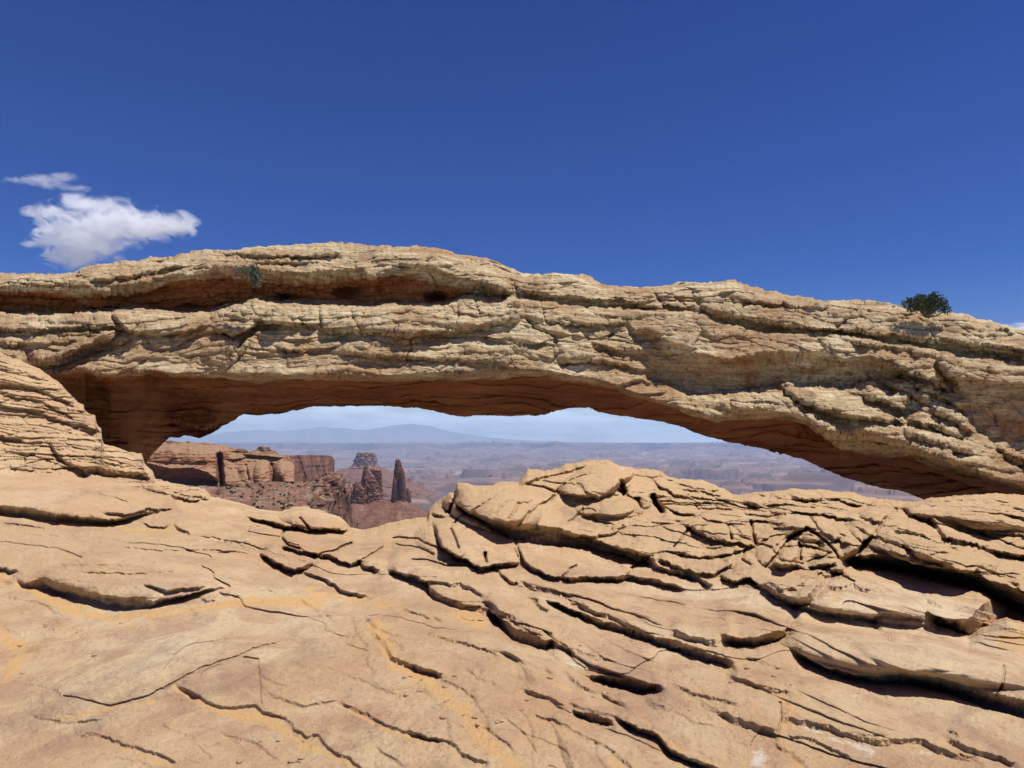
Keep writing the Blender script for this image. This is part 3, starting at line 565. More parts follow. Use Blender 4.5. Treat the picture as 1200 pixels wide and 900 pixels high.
isleft = (PYf < np.interp(PXf, [-60, 0, 60, 108, 184], [546, 547, 553, 557, 566])) & (PXf < 184)
for nm, mask in (('ground', ~isout & ~isleft), ('rock_outcrop', isout), ('rock_ledge', isleft)):
    v_, f_, a_ = subset(V, F, mask, att)
    o = mesh(nm, v_, f_[:, ::-1], MG, attrs=a_)
    if nm == 'ground': tag(o, 'smooth tan slickrock ground with thin ledges and sand in its hollows', kind='structure')
    elif nm == 'rock_outcrop': tag(o, 'rounded jointed tan sandstone outcrop rising in front of the valley below the arch', 'rock outcrop')
    else: tag(o, 'stepped thin-bedded sandstone ledge at the left edge against the dark arch foot', 'rock ledge')

# ------------------------------------------------------------------ the arch
ATOP = [(-60, 322), (0, 322), (40, 321), (85, 320), (100, 316), (130, 310), (160, 306), (200, 302), (232, 297), (250, 295), (300, 291), (350, 288), (400, 286), (440, 288), (455, 287), (468, 291), (480, 291), (500, 292), (530, 297), (560, 303), (580, 309), (600, 317), (612, 323), (630, 323), (650, 321), (680, 326), (700, 331), (717, 337), (740, 336), (762, 337), (780, 334), (800, 333), (830, 333), (860, 331), (880, 337), (895, 344), (910, 346), (930, 349), (960, 352), (1000, 354), (1020, 356), (1050, 361), (1070, 364), (1110, 367), (1140, 373), (1170, 380), (1200, 386), (1260, 396)]
ABOT = [(-60, 600), (100, 600), (160, 590), (172, 540), (180, 531), (190, 519), (200, 512), (215, 511), (235, 513), (245, 510), (260, 500), (285, 486), (330, 484), (365, 478), (400, 476), (430, 477), (460, 477), (490, 478), (510, 482), (530, 486), (545, 489), (570, 487), (590, 488), (610, 487), (632, 487), (640, 484), (655, 480), (680, 477), (690, 477), (700, 482), (720, 486), (740, 488), (780, 495), (820, 507), (850, 517), (880, 524), (910, 531), (940, 537), (960, 547), (980, 556), (1000, 562), (1030, 570), (1060, 577), (1085, 585), (1120, 600), (1260, 610)]
ALIP = [(-60, 440), (0, 438), (45, 433), (60, 440), (100, 433), (130, 440), (170, 434), (230, 440), (260, 438), (300, 440), (400, 440), (450, 440), (500, 437), (560, 434), (600, 431), (640, 434), (670, 440), (700, 444), (725, 452), (745, 462), (775, 470), (800, 480), (840, 489), (880, 482), (910, 482), (947, 489), (960, 500), (985, 520), (1017, 522), (1067, 530), (1100, 538), (1133, 549), (1160, 558), (1200, 566), (1260, 575)]
ax1 = np.concatenate([np.linspace(-560, -72, 20), np.linspace(-60, 1260, NC), np.linspace(1272, 1760, 20)]); axc = np.clip(ax1, -60, 1260)
top = np.interp(axc, *L(ATOP))+.8*pn(axc*.09, 0, np.float32(4.5))+.7*pn(axc*.35, 0, np.float32(9.5))
botm = np.interp(axc, *L(ABOT))+.8*pn(axc*.12, 0, np.float32(14.5))+.5*pn(axc*.4, 0, np.float32(19.5)); lip = np.interp(axc, *L(ALIP))
NA = 340; v = np.linspace(0, 1, NA)[:, None]
bots = smooth1(botm, 61); AY = top[None]+(bots-top)[None]*v+(botm-bots)[None]*np.exp(-(1-v)/.09); AXr = np.broadcast_to(ax1[None], AY.shape).astype(float); AX = np.broadcast_to(axc[None], AY.shape).astype(float)
d0 = np.interp(axc, [-60, 150, 400, 700, 1000, 1260], [13.2, 13.6, 14.0, 14.0, 13.4, 12.6])[None]
# broad profile: front leans back above the lip, the underside runs back below it
tu = np.clip((lip[None]-AY)/(lip-top)[None], 0, 1); td = np.clip((AY-lip[None])/np.maximum(bots-lip, 8)[None], 0, 1)
under = np.interp(axc, [-60, 60, 170, 260, 400, 700, 900, 1080, 1260], [14, 14, 11, 5.5, 3.0, 2.4, 2.0, 2.8, 3.8])[None]
AD = d0 + 1.35*tu**.92 + under*td**.85 + 1.0*np.exp(-(AY-top[None])/5.)
A0 = unproj(AXr, AY, AD)
a = Relief(AX, AY, 2.2, 21, .11, .2, 3, 1.9, 1.25)
# cap overhang on the left with its hollows
a.h += ss(.05, .5, td)*(.10*(fbm(AX*.02, AY*.06, np.float32(.5), 4, 111, .6)))
a.h += ss(.02, .3, td)*.10*saw(AY*.10+1.6*fbm(AX*.008, AY*.02, np.float32(3.5), 3, 115), 9)
a.band([(-60, 330), (0, 331), (40, 333), (80, 333), (120, 334), (160, 333), (185, 326), (210, 318), (250, 312), (285, 313), (310, 316), (350, 320), (385, 316), (425, 314), (435, 322), (470, 309), (505, 312), (540, 325), (585, 336), (600, 344)],
       [(-60, 370), (0, 366), (60, 370), (110, 365), (150, 360), (200, 364), (250, 366), (300, 352), (340, 352), (385, 356), (430, 357), (470, 356), (520, 358), (545, 348), (585, 348), (600, 348)], .42, .45, 9, 5, 10)
a.band([(425, 314), (440, 304), (470, 300), (510, 305), (545, 320), (580, 334)], [(425, 318), (440, 314), (470, 312), (510, 318), (545, 328), (580, 338)], .10, .08, 8, 6)
for c_ in [(512, 348, 17, 8, -.7), (408, 343, 20, 8, -.5), (445, 340, 9, 6, -.2), (335, 348, 16, 7, -.4), (225, 362, 20, 6, -.3)]: a.dome(*c_[:4], c_[4])
a.ledge([(100, 328), (150, 325), (190, 316), (215, 309)], .10, 5, 8, 5); a.ledge([(100, 357), (125, 357), (148, 358)], .10, 3, 6, 4); a.ledge([(0, 342), (40, 345), (90, 347)], .08, 4, 6, 5); a.ledge([(120, 341), (150, 344), (175, 338), (200, 330)], .08, 4, 6, 5)
a.ledge([(250, 296), (300, 299), (350, 300), (400, 297)], .09, 4, 5, 4); a.ledge([(300, 306), (340, 308), (380, 306)], .07, 3.5, 5, 4)
# second step: the beds below the cap stand further out
bl_ = np.interp(AX, [-60, 0, 60, 110, 150, 200, 250, 300, 430, 520, 545, 600, 680, 760, 833, 900, 980, 1087, 1200], [368, 364, 368, 363, 358, 362, 364, 350, 355, 356, 346, 347, 356, 362, 372, 385, 390, 408, 424])
a.h += np.interp(AX, [-60, 500, 620, 760, 1260], [.62, .62, .35, .22, .22])*ss(-3, 9, AY-bl_)
a.ledge([(-60, 383), (0, 385), (60, 385), (130, 382), (150, 386), (175, 390), (215, 388), (245, 380)], .09, 4, 10, 6); a.ledge([(130, 366), (150, 385), (160, 390)], .10, 4, 8, 5)
a.ledge([(36, 424), (60, 420), (85, 410), (115, 398), (135, 393)], .18, 9, 16, 8); a.ledge([(60, 430), (95, 416), (130, 404), (155, 396)], .08, 4, 10, 5)
a.ledge([(250, 384), (275, 390), (300, 381), (330, 376)], .12, 5, 8, 6); a.crack([(330, 352), (312, 372), (296, 388), (283, 404), (262, 432), (256, 442)], .22, 4.5); a.ledge([(258, 438), (275, 420), (292, 400)], .08, 4, 8, 5)
a.band([(372, 384), (395, 387), (430, 385), (455, 388), (490, 389), (525, 388), (555, 382), (585, 374), (612, 372)], [(372, 390), (395, 395), (430, 394), (455, 391), (490, 394), (525, 396), (555, 390), (585, 381), (612, 377)], .16, .16, 12, 6)
a.ledge([(300, 376), (340, 378), (375, 380)], .07, 3, 8, 5); a.crack([(374, 362), (376, 382)], .12, 1.8); a.crack([(536, 352), (537, 375)], .10, 1.5); a.crack([(556, 350), (562, 368)], .10, 1.5); a.crack([(424, 366), (424, 382)], .05, 1.3)
a.crack([(602, 332), (608, 352), (614, 370), (625, 384), (650, 394), (655, 412), (648, 425)], .12, 1.6)
a.ledge([(0, 404), (60, 402), (95, 398)], .05, 3, 10, 5)
# middle and right: caps
a.band([(604, 340), (640, 344), (680, 347), (718, 352), (745, 356), (775, 360)], [(604, 347), (640, 353), (680, 357), (718, 361), (745, 362), (775, 364)], .16, .20, 10, 5)
a.crack([(760, 336), (770, 348), (778, 360)], .12, 1.8); a.ledge([(718, 347), (745, 354), (772, 352)], .07, 3, 6, 4); a.ledge([(775, 356), (800, 360), (815, 356)], .07, 3, 7, 4)
a.band([(815, 350), (833, 364), (866, 370), (900, 378), (940, 383), (983, 386), (1010, 389), (1053, 392), (1087, 397), (1133, 405), (1200, 415), (1260, 424)],
       [(815, 356), (833, 373), (866, 382), (900, 386), (940, 388), (983, 389), (1010, 394), (1053, 399), (1087, 408), (1133, 416), (1200, 424), (1260, 432)], .18, .22, 12, 5)
a.crack([(845, 360), (856, 345)], .07, 1.5); a.crack([(980, 386), (995, 370), (1012, 357)], .14, 1.8); a.crack([(1050, 384), (1062, 372)], .07, 1.4); a.crack([(866, 372), (874, 355)], .05, 1.3); a.crack([(1088, 370), (1098, 386)], .07, 1.5); a.crack([(1115, 378), (1150, 398)], .06, 1.4)
a.ledge([(865, 350), (900, 356), (940, 358), (975, 362)], .06, 3, 6, 4); a.ledge([(1100, 395), (1130, 400), (1165, 404), (1200, 408)], .09, 4, 7, 5); a.ledge([(1150, 378), (1180, 388), (1220, 394)], .05, 3, 5, 4)
a.band([(735, 378), (745, 386), (760, 387), (778, 391)], [(735, 386), (745, 397), (760, 399), (778, 397)], .10, .16, 9, 6, 8); a.band([(690, 400), (715, 406), (745, 408), (760, 412)], [(690, 406), (715, 414), (745, 420), (760, 420)], .10, .14, 10, 6, 8)
a.ledge([(620, 372), (660, 378), (700, 380), (735, 378)], .05, 3, 8, 5); a.ledge([(655, 425), (690, 420), (730, 427), (760, 435)], .06, 3, 9, 6)
a.ledge([(400, 412), (440, 416), (500, 420), (560, 421), (600, 425)], .06, 4, 9, 6); a.ledge([(320, 404), (350, 412), (400, 405)], .05, 3, 9, 5); a.ledge([(560, 392), (600, 402), (640, 400)], .05, 3, 9, 5)
a.ledge([(1000, 402), (1040, 405), (1090, 415), (1120, 428)], .07, 4, 9, 6)
# the shaded hollow above the tongue
a.band([(752, 404), (785, 402), (805, 405), (827, 417), (853, 420), (900, 411), (947, 414), (967, 408), (987, 420), (1017, 416), (1045, 424), (1062, 430)],
       [(752, 440), (785, 452), (805, 460), (827, 461), (867, 458), (905, 452), (925, 448), (950, 450), (987, 454), (1017, 448), (1045, 446), (1062, 440)], .22, .42, 14, 6, 16)
a.ledge([(722, 452), (750, 444), (778, 452)], .06, 4, 9, 5)
# the tongue below it
a.ledge([(788, 474), (820, 483), (840, 487), (862, 482), (890, 478), (930, 486), (952, 496)], .16, 5, 12, 8); a.ledge([(915, 453), (940, 470), (965, 482), (990, 486), (1020, 490), (1058, 492)], .13, 4.5, 12, 6)
a.dome(975, 470, 60, 16, .22, 22); a.dome(1060, 510, 90, 20, .25, 18); a.dome(870, 470, 70, 12, .18)
a.ledge([(945, 488), (960, 500), (985, 508), (1020, 508), (1065, 520), (1100, 534), (1135, 548), (1162, 556)], .22, 8, 16, 8)
a.ledge([(955, 505), (985, 518), (1020, 520), (1060, 526)], .08, 5, 8, 5)
for q in [((1010, 462), (1040, 470), (1062, 480)), ((1030, 445), (1060, 455), (1085, 470)), ((1070, 450), (1100, 462), (1130, 480)), ((1050, 428), (1080, 440), (1110, 455)), ((1065, 490), (1100, 500), (1130, 512)), ((1090, 478), (1120, 492), (1142, 508)), ((1060, 505), (1100, 518), (1140, 530)), ((1100, 425), (1120, 445), (1125, 460))]:
    a.ledge(list(q), .13, 6, 10, 7)
a.band([(1095, 430), (1113, 433), (1140, 442), (1157, 447), (1200, 449), (1260, 455)], [(1095, 455), (1120, 480), (1145, 505), (1165, 520), (1200, 535), (1260, 545)], .18, .35, 12, 8, 12)
a.ledge([(1165, 520), (1185, 535), (1210, 545), (1260, 560)], .12, 6, 10, 6); a.ledge([(1000, 540), (1040, 538), (1090, 545), (1130, 560), (1180, 572)], .12, 6, 14, 8)
a.ledge([(285, 452), (330, 458), (380, 462), (440, 470), (470, 466)], .05, 3, 12, 8); a.ledge([(440, 466), (480, 464), (520, 470)], .10, 3, 12, 6); a.ledge([(830, 500), (880, 512), (930, 522)], .06, 4, 10, 7); a.ledge([(180, 455), (230, 462), (300, 460)], .05, 4, 12, 8)
a.ledge([(195, 490), (240, 500), (262, 490)], .15, 5, 12, 8)
# bedding
q = A0.astype(np.float32); wr = fbm(q[..., 0]*.35, q[..., 1]*.5, q[..., 2]*.5, 4, 120)
bz = q[..., 2]+.06*q[..., 0]*np.sign(q[..., 0])*0+.22*wr+np.interp(AX, [-60, 300, 600, 1200], [.1, 0, .0, 1.1]).astype(np.float32)
up = 1-ss(0, .25, td)*.75
ma = ss(-.45, .35, fbm(q[..., 0]*.8, q[..., 1], q[..., 2]*1.6, 3, 130))
mb = ss(-.2, .4, fbm(q[..., 0]*.9, q[..., 1], q[..., 2]*1.2, 3, 133))
f1, fe, cid = worley(q[..., 0]*.9+.5*wr, bz*2.1+.4*wr, 30)
blk = .10*(cid-.5)+.05*(.4-f1)-.05*np.exp(-(fe/.04)**2)*(cid > .5)
f1, fe, cid = worley(q[..., 0]*2.6+.5*wr, bz*5.5+.6*wr, 31); blk = blk+.05*(cid-.5)-.02*np.exp(-(fe/.05)**2)*(cid > .4)
hol = np.clip(gs(AX, AY, 890, 435, 100, 24)+gs(AX, AY, 1180, 490, 40, 40), 0, 1)
a.h += up*(1-.75*hol)*(.13*ma*saw(bz*1.9, 14)+.13*(.3+.7*ma)*saw(bz*4.3+.3*wr, 11)+.045*(.1+.9*mb)*saw(bz*10.7+.5*wr, 12)+.010*mb*saw(bz*24+wr, 13)+blk)
# chunky blocks: broken joints
jx = q[..., 0]*1.1+.5*wr+.35*q[..., 2]; jc = np.abs(jx-np.round(jx)); 
a.h -= up*.05*np.exp(-(jc/.03)**2)*ss(.05, .3, pn(q[..., 0]*.6, q[..., 2]*1.8, q[..., 1], 140))
HA = np.full(AX.shape, 12.5)
PA = push(A0, HA, a.h)
q = PA.astype(np.float32)
f = .05*fbm(q[..., 0]*1.3, q[..., 1]*1.3, q[..., 2]*2.4, 3, 150)+.028*fbm(q[..., 0]*5, q[..., 1]*5, q[..., 2]*9, 4, 160, .6)*up
f += .024*ridge(q[..., 0]*2.2, q[..., 1]*2.2, q[..., 2]*3, 4, 170, .55)*up*(1-.3*hol)*(.4+mb)
rough = gs(AX, AY, 1080, 470, 80, 50); f += rough*.06*fbm(q[..., 0]*3, q[..., 1]*3, q[..., 2]*4, 4, 180, .6)
PA = along_normal(PA, f, .5*A0+.5*PA)
fresh_shade = np.clip(ss(0.0, .35, td)*1.0+.8*ss(-6, 6, AY-lip[None])*(1-ss(230, 300, AX))+.42*gs(AX, AY, 890, 436, 110, 26)+.38*gs(AX, AY, 1180, 490, 45, 45)+.75*ss(0, 12, AY-np.interp(AX, [-60, 80, 160, 210, 250, 310, 350, 425, 470, 540, 600], [333, 336, 336, 322, 318, 322, 324, 320, 316, 332, 348]))*(1-ss(-6, 4, AY-np.interp(AX, [-60, 0, 60, 110, 150, 200, 250, 300, 340, 430, 520, 545, 600], [370, 366, 370, 365, 360, 364, 366, 352, 352, 357, 358, 348, 340])))*(1-ss(585, 610, AX)), 0, 1)  # unweathered rock plus painted shade: underside, left cave, hollows, below the cap
# the back of the arch closes the loop
nb = 26; back = []
b0, t0 = PA[-1], PA[0]
for i in range(1, nb+1):
    s_ = i/(nb+1.); zz = b0+(t0-b0)*s_
    bul = math.sin(math.pi*s_)**.6
    tk = np.interp(axc, [-60, 150, 320, 900, 1260], [7, 6, 1.9, 1.9, 4]); c_ = zz.copy(); y0_ = c_[:, 1].copy(); c_[:, 1] += tk*bul; c_[:, 0] *= c_[:, 1]/y0_
    n_ = fbm(c_[:, 0].astype(np.float32), c_[:, 1].astype(np.float32), (c_[:, 2]*3).astype(np.float32), 3, 190); c_[:, 1] += .25*n_*bul
    # keep the back inside the outline seen from the eye
    back.append(c_)
BA = np.array(back); 
lowfac = np.sin(np.linspace(0, math.pi, nb))[:, None]
BA[..., 2] += .05*lowfac
AR = np.concatenate([PA, BA]); nR2, nC2 = AR.shape[:2]
Fa = gridface(nR2, nC2); lastr = (nR2-1)*nC2; cidx = np.arange(nC2-1)
Fa = np.concatenate([Fa, np.stack([lastr+cidx, lastr+cidx+1, cidx+1, cidx], -1)])
fr_shade = np.concatenate([fresh_shade, np.repeat(fresh_shade[-1:], nb, 0)*np.linspace(1, 0, nb)[:, None]])
arch = tag(mesh('rock_arch', AR.reshape(-1, 3), Fa[:, ::-1], MA, attrs={'fresh_shade': fr_shade}), 'long low pale sandstone arch spanning the picture with red underside', 'rock arch')

# ------------------------------------------------------------------ far country
def relief_body(name, topl, botl, D, lean, thick, mat, parent=None, cols=300, rows=120, shape=None, amp=1., cell=1., flute=0., strata=1., wf=None):
    """cliff block: seen face laid out over its outline, real distance, closed behind"""
    tx, ty = L(topl); x = np.linspace(tx[0], tx[-1], cols); tp = np.interp(x, tx, ty); bt = np.interp(x, *L(botl))
    X = np.broadcast_to(x[None], (rows, cols)).astype(float); v = np.linspace(0, 1, rows)[:, None]; Y = tp[None]+(bt-tp)[None]*v
    rr = Relief(X, Y, .6, 5, .5)
    if shape: shape(rr)
    Dd = D if np.isscalar(D) else np.interp(X, *L(D))
    DD = Dd+lean*(1-v)**1.0*np.ones_like(X)
    if wf is not None: DD = wf(X, Y, v, DD)
    Pq = unproj(X, Y, DD); s = (D if np.isscalar(D) else D[0][1])
    qq = (Pq/cell).astype(np.float32)
    h = rr.h + amp*(fbm(qq[..., 0], qq[..., 1], qq[..., 2], 5, 200, .55))
    if flute: h = h+flute*ridge(qq[..., 0]*3, qq[..., 1]*3, qq[..., 2]*.4, 4, 210, .55)
    if strata: h = h+strata*saw(qq[..., 2]*5+.5*pn(qq[..., 0], qq[..., 1], qq[..., 2], 3), 21)+.6*strata*saw(qq[..., 2]*13, 22)
    C = np.array([0, 0, CAMZ]); Pq = C+(Pq-C)*(1-h/DD)[..., None]
    ed = Pq[0].copy(); k1 = (1+thick/ed[:, 1])[:, None]; b1 = C+(ed-C)*k1; b1[:, 2] -= abs(thick)*.02; b2 = C+(Pq[-1]-C)*k1 
    A_ = np.concatenate([Pq, b2[None], b1[None]]); n = A_.shape[0]
    Fq = gridface(n, cols); l_ = (n-1)*cols; c = np.arange(cols-1); Fq = np.concatenate([Fq, np.stack([l_+c, l_+c+1, c+1, c], -1)])
    i = np.arange(n); 
    ends = []
    Vq = A_.reshape(-1, 3); m1 = A_[:, 0].mean(0); m2 = A_[:, -1].mean(0); k = len(Vq); Vq = np.concatenate([Vq, [m1, m2]])
    j = (i+1) % n
    Fq = np.concatenate([Fq, np.stack([i*cols, j*cols, np.full(n, k), np.full(n, k)], -1), np.stack([j*cols+cols-1, i*cols+cols-1, np.full(n, k+1), np.full(n, k+1)], -1)])
    tri = Fq[:, 2] == Fq[:, 3]
    Fq[tri, 3] = Fq[tri, 0]
    Fl = [list(map(int, f_[:3])) if tt else list(map(int, f_)) for f_, tt in zip(Fq[:, ::-1] if False else Fq, tri)]
    me = bpy.data.meshes.new(name); me.from_pydata([tuple(p) for p in Vq], [], Fl); me.update()
    for p in me.polygons: p.use_smooth = True
    me.materials.append(mat); o = bpy.data.objects.new(name, me); COL.objects.link(o)
    if parent: o.parent = parent
    return o
def cliffs(rr):
    rr.band([(150, 542), (175, 543), (200, 549), (225, 548), (242, 553), (256, 562)], [(150, 556), (175, 560), (200, 565), (225, 565), (242, 565), (256, 566)], 5, 13, 12, 5, 4)
    rr.crack([(257, 534), (258, 552), (260, 570)], 16, 2.6); rr.crack([(318, 545), (321, 566)], 6, 2.6); rr.dome(335, 556, 14, 16, 8); rr.dome(308, 556, 12, 18, 6); rr.crack([(288, 545), (291, 562)], 3, 1.5)
    rr.ledge([(262, 537), (275, 538), (290, 536)], 1.5, 1.5, 4, 4); rr.dome(296, 552, 18, 16, 5); rr.dome(328, 552, 7, 14, 5); rr.dome(215, 532, 60, 12, 6); rr.ledge([(285, 532), (310, 534), (330, 536)], 3, 2, 3, 3)
cl_ = relief_body('canyon_cliff', [(120, 522), (160, 520), (178, 517.5), (185, 516), (194, 517), (200, 516), (212, 518), (222, 517), (231, 519), (240, 518), (252, 521), (262, 521), (272, 525), (285, 526), (292, 529), (300, 527.5), (310, 530.5), (318, 530), (324, 533), (330, 532.5), (338, 536), (345, 541)],
   [(120, 566), (200, 567), (258, 569), (300, 567), (345, 564)], 420, 26, 160, M_cliff, shape=cliffs, amp=4.5, cell=24, strata=.55, cols=420, rows=150)
tag(cl_, 'sunlit orange sandstone cliff with a shaded alcove, left behind the arch foot', 'cliff')
wl_ = relief_body('mesa_cliff', [(296, 533), (320, 533), (340, 533.5), (360, 533), (380, 533.5), (388, 534), (390, 536), (392, 540)], [(296, 575), (380, 575), (388, 574), (398, 573)],
   [(296, 1000), (340, 1050), (378, 1150), (388, 1200), (398, 1350)], 25, 420, M_wall, amp=5, cell=90, flute=6, strata=1.5, cols=260, rows=110)
tag(wl_, 'flat-topped dark red fluted cliff at the right end of the canyon rim', 'cliff')
kn = relief_body('rock_knoll', [(299, 530), (301, 526), (304, 523), (308, 522.5), (312, 524), (316, 524), (318, 528), (322, 528), (326, 531)], [(299, 533), (326, 534)], 640, 6, 14, M_terr, amp=2, cell=9, strata=.8, cols=80, rows=24)
tag(kn, 'small dark red rock knoll standing on the canyon rim skyline', 'rock knoll')

def row_body(name, rows, D, mat, parent=None, dep=.8, na=96, nr=110, rough=.12, flute=.15, seed=0):
    rw = np.array(rows, float); yy = np.linspace(rw[0, 0], rw[-1, 0], nr); xl = np.interp(yy, rw[:, 0], rw[:, 1]); xr = np.interp(yy, rw[:, 0], rw[:, 2])
    s = D/900.; th = np.linspace(0, 2*math.pi, na, endpoint=False); cx = (xl+xr)/2; w = (xr-xl)/2*s
    ctr = unproj(cx, yy, np.full(nr, float(D))); ww = w.max()
    ct, st = np.cos(th)[None], np.sin(th)[None]
    zz = ctr[:, 2][:, None]/ww
    rad = 1+.16*fbm((ct*6).astype(np.float32), (st*6+seed).astype(np.float32), (zz*5).astype(np.float32), 4, 245, .65)+flute*(ridge((ct*2.6+seed).astype(np.float32), (st*2.6).astype(np.float32), (zz*.5).astype(np.float32), 4, 230, .6)-.9)*.55+rough*fbm((ct*1.7).astype(np.float32), (st*1.7+seed).astype(np.float32), (zz*3.2).astype(np.float32), 5, 240, .6)+.05*saw((zz*7).astype(np.float32), 31)
    Q = np.stack([ctr[:, 0][:, None]+w[:, None]*rad*ct, ctr[:, 1][:, None]+w[:, None]*dep*rad*st, ctr[:, 2][:, None]+0*rad+.0*ct], -1)
    Vq = Q.reshape(-1, 3); Fq = gridface(nr, na, wrap=True); k = len(Vq); Vq = np.concatenate([Vq, [Q[0].mean(0)+[0, 0, .1*ww*.1]]])
    c = np.arange(na); cap = np.stack([(c+1) % na, c, np.full(na, k)], -1)
    me = bpy.data.meshes.new(name); me.from_pydata([tuple(p) for p in Vq], [], Fq.tolist()+cap.tolist()); me.update()
    for p in me.polygons: p.use_smooth = True
    me.materials.append(mat); o = bpy.data.objects.new(name, me); COL.objects.link(o)
    if parent: o.parent = parent
    return o
bt = tag(row_body('butte', [(529.5, 422, 436), (530.5, 420, 438), (534, 418.5, 439), (545, 415, 441), (548, 412, 444), (552, 409, 447)], 4600, M_butte, dep=1.2, rough=.06, flute=.2), 'flat-topped hazy brown butte behind the two rock spires', 'butte')
row_body('talus_apron', [(549, 405, 450), (553, 398, 458), (558, 390, 468), (566, 376, 480), (580, 350, 505)], 4600, M_talus, bt, dep=1.1, rough=.04, flute=.08)
ws = tag(row_body('rock_spire', [(545.5, 428, 430), (547.5, 427, 431), (550, 426.5, 431.5), (554, 425.5, 435), (562, 425, 440), (575, 422, 444), (594, 415, 448)], 1450, M_spire, rough=.16, flute=.25, seed=2), 'broad twin-topped dark red spire left of the slender one', 'rock spire')
row_body('pinnacle', [(549, 435, 443), (551, 433, 445.5), (558, 433, 446.5), (575, 432, 447), (594, 430, 449)], 1460, M_spire, ws, rough=.14, flute=.25, seed=5)
row_body('pinnacle', [(564, 417, 420), (568, 415, 423), (575, 413.5, 428), (594, 411, 432)], 1440, M_spire, ws, rough=.18, flute=.25, seed=9)
mt_ = tag(row_body('rock_spire', [(538, 464.8, 467.2), (539, 464, 468.6), (543, 463.5, 469.8), (548, 462.8, 470.6), (553, 462.3, 472), (562, 462, 473), (575, 461, 474.5), (589, 460, 477)], 1450, M_spire, rough=.14, flute=.22, seed=14), 'slender isolated dark red rock spire on the talus ridge', 'rock spire')
row_body('pinnacle', [(549, 470.5, 472.5), (552, 469, 473.5), (560, 468, 474.5), (589, 467, 476)], 1438, M_spire, mt_, rough=.16, flute=.2, seed=19)
row_body('pinnacle', [(560, 461.5, 463), (565, 460.5, 465), (589, 458.5, 467)], 1438, M_spire, mt_, rough=.16, flute=.2, seed=23)
row_body('pinnacle', [(572, 477, 478.5), (576, 476, 480), (589, 475, 482)], 1445, M_spire, mt_, rough=.16, flute=.2, seed=17)

# talus ridge under the spires
def talus():
    n1, n2 = 220, 150; s = 1450/900.
    u = np.linspace(-310, 250, n1); w = np.linspace(-230, 160, n2); U, Wd = np.meshgrid(u, w, indexing='ij')
    x0 = (446-600)*s; y0 = 1450.; zt = -(587-518)*s+CAMZ
    ln = np.clip(np.abs(U)-46, 0, None); d = np.hypot(ln, Wd); d2 = d/(1+.0*d)
    Z = zt-.66*np.maximum(d2-4, 0)-.0005*d**2+1.5*np.cos(U*.15)
    X = x0+U; Y_ = y0+Wd
    f_ = np.float32
    Z += 1.6*fbm(f_(X/6), f_(Y_/6), f_(0*X), 4, 252, .65)+4*fbm(f_(X/30), f_(Y_/30), f_(0*X), 5, 250, .55)+3.*ridge(f_(X/26), f_(Y_/60), f_(0*X), 3, 255)*ss(0, 60, d)
    Z += 5*ss(20, 0, d)*fbm(f_(X/7), f_(Y_/7), f_(0*X), 3, 259)
    return mesh('talus_slope', np.stack([X, Y_, Z], -1), gridface(n1, n2), M_talus)
tag(talus(), 'red-brown cone of loose talus below the two spires', 'talus slope')

# canyon rim terrace below the arch
def edge_x(y):   # x of the rim where the terrace falls away to the right
    return np.interp(y, [0, 60, 120, 200, 300, 450, 700, 1100, 1600], [-5, -17, -33, -53, -77, -112, -168, -254, -368])
def terr_z(X, Y_):
    f_ = np.float32
    e = edge_x(Y_)+10*fbm(f_(Y_/45), f_(X/90), f_(0*X), 3, 260)*np.clip(Y_/200, .3, 2)
    d = X-e; dn = np.clip(Y_, 60, 2000)
    zt = CAMZ-np.interp(Y_, [0, 40, 80, 150, 250, 400, 600, 900, 1200, 1800], [12, 14, 13, 18.5, 20, 22.5, 33, 52, 68, 100])
    zt = zt+1.5*fbm(f_(X/40), f_(Y_/40), f_(0*X), 5, 270, .6)*np.clip(Y_/220, .25, 1.6)
    st = 2.2*np.clip(Y_/200, .4, 2); q = zt/st; fl = np.floor(q); zt = (fl+ss(.35, .75, q-fl))*st*.25+zt*.75
    fall = np.clip(d, 0, None); sf = 4.5*np.clip(Y_/200, .5, 3); qf = fall/sf+.5*fbm(f_(Y_/18), f_(X/30), f_(0*X), 3, 265); ff = np.floor(qf); fall = np.where(d > 0, np.maximum((ff+ss(.45, .8, qf-ff))*sf, 0), 0)*.8+.2*fall
    return zt-2.6*fall-.6*np.clip(fall-20, 0, None)*(fall < 1e9)*0-8*ss(0, 12, d)*np.clip(Y_/200, .3, 1.5)
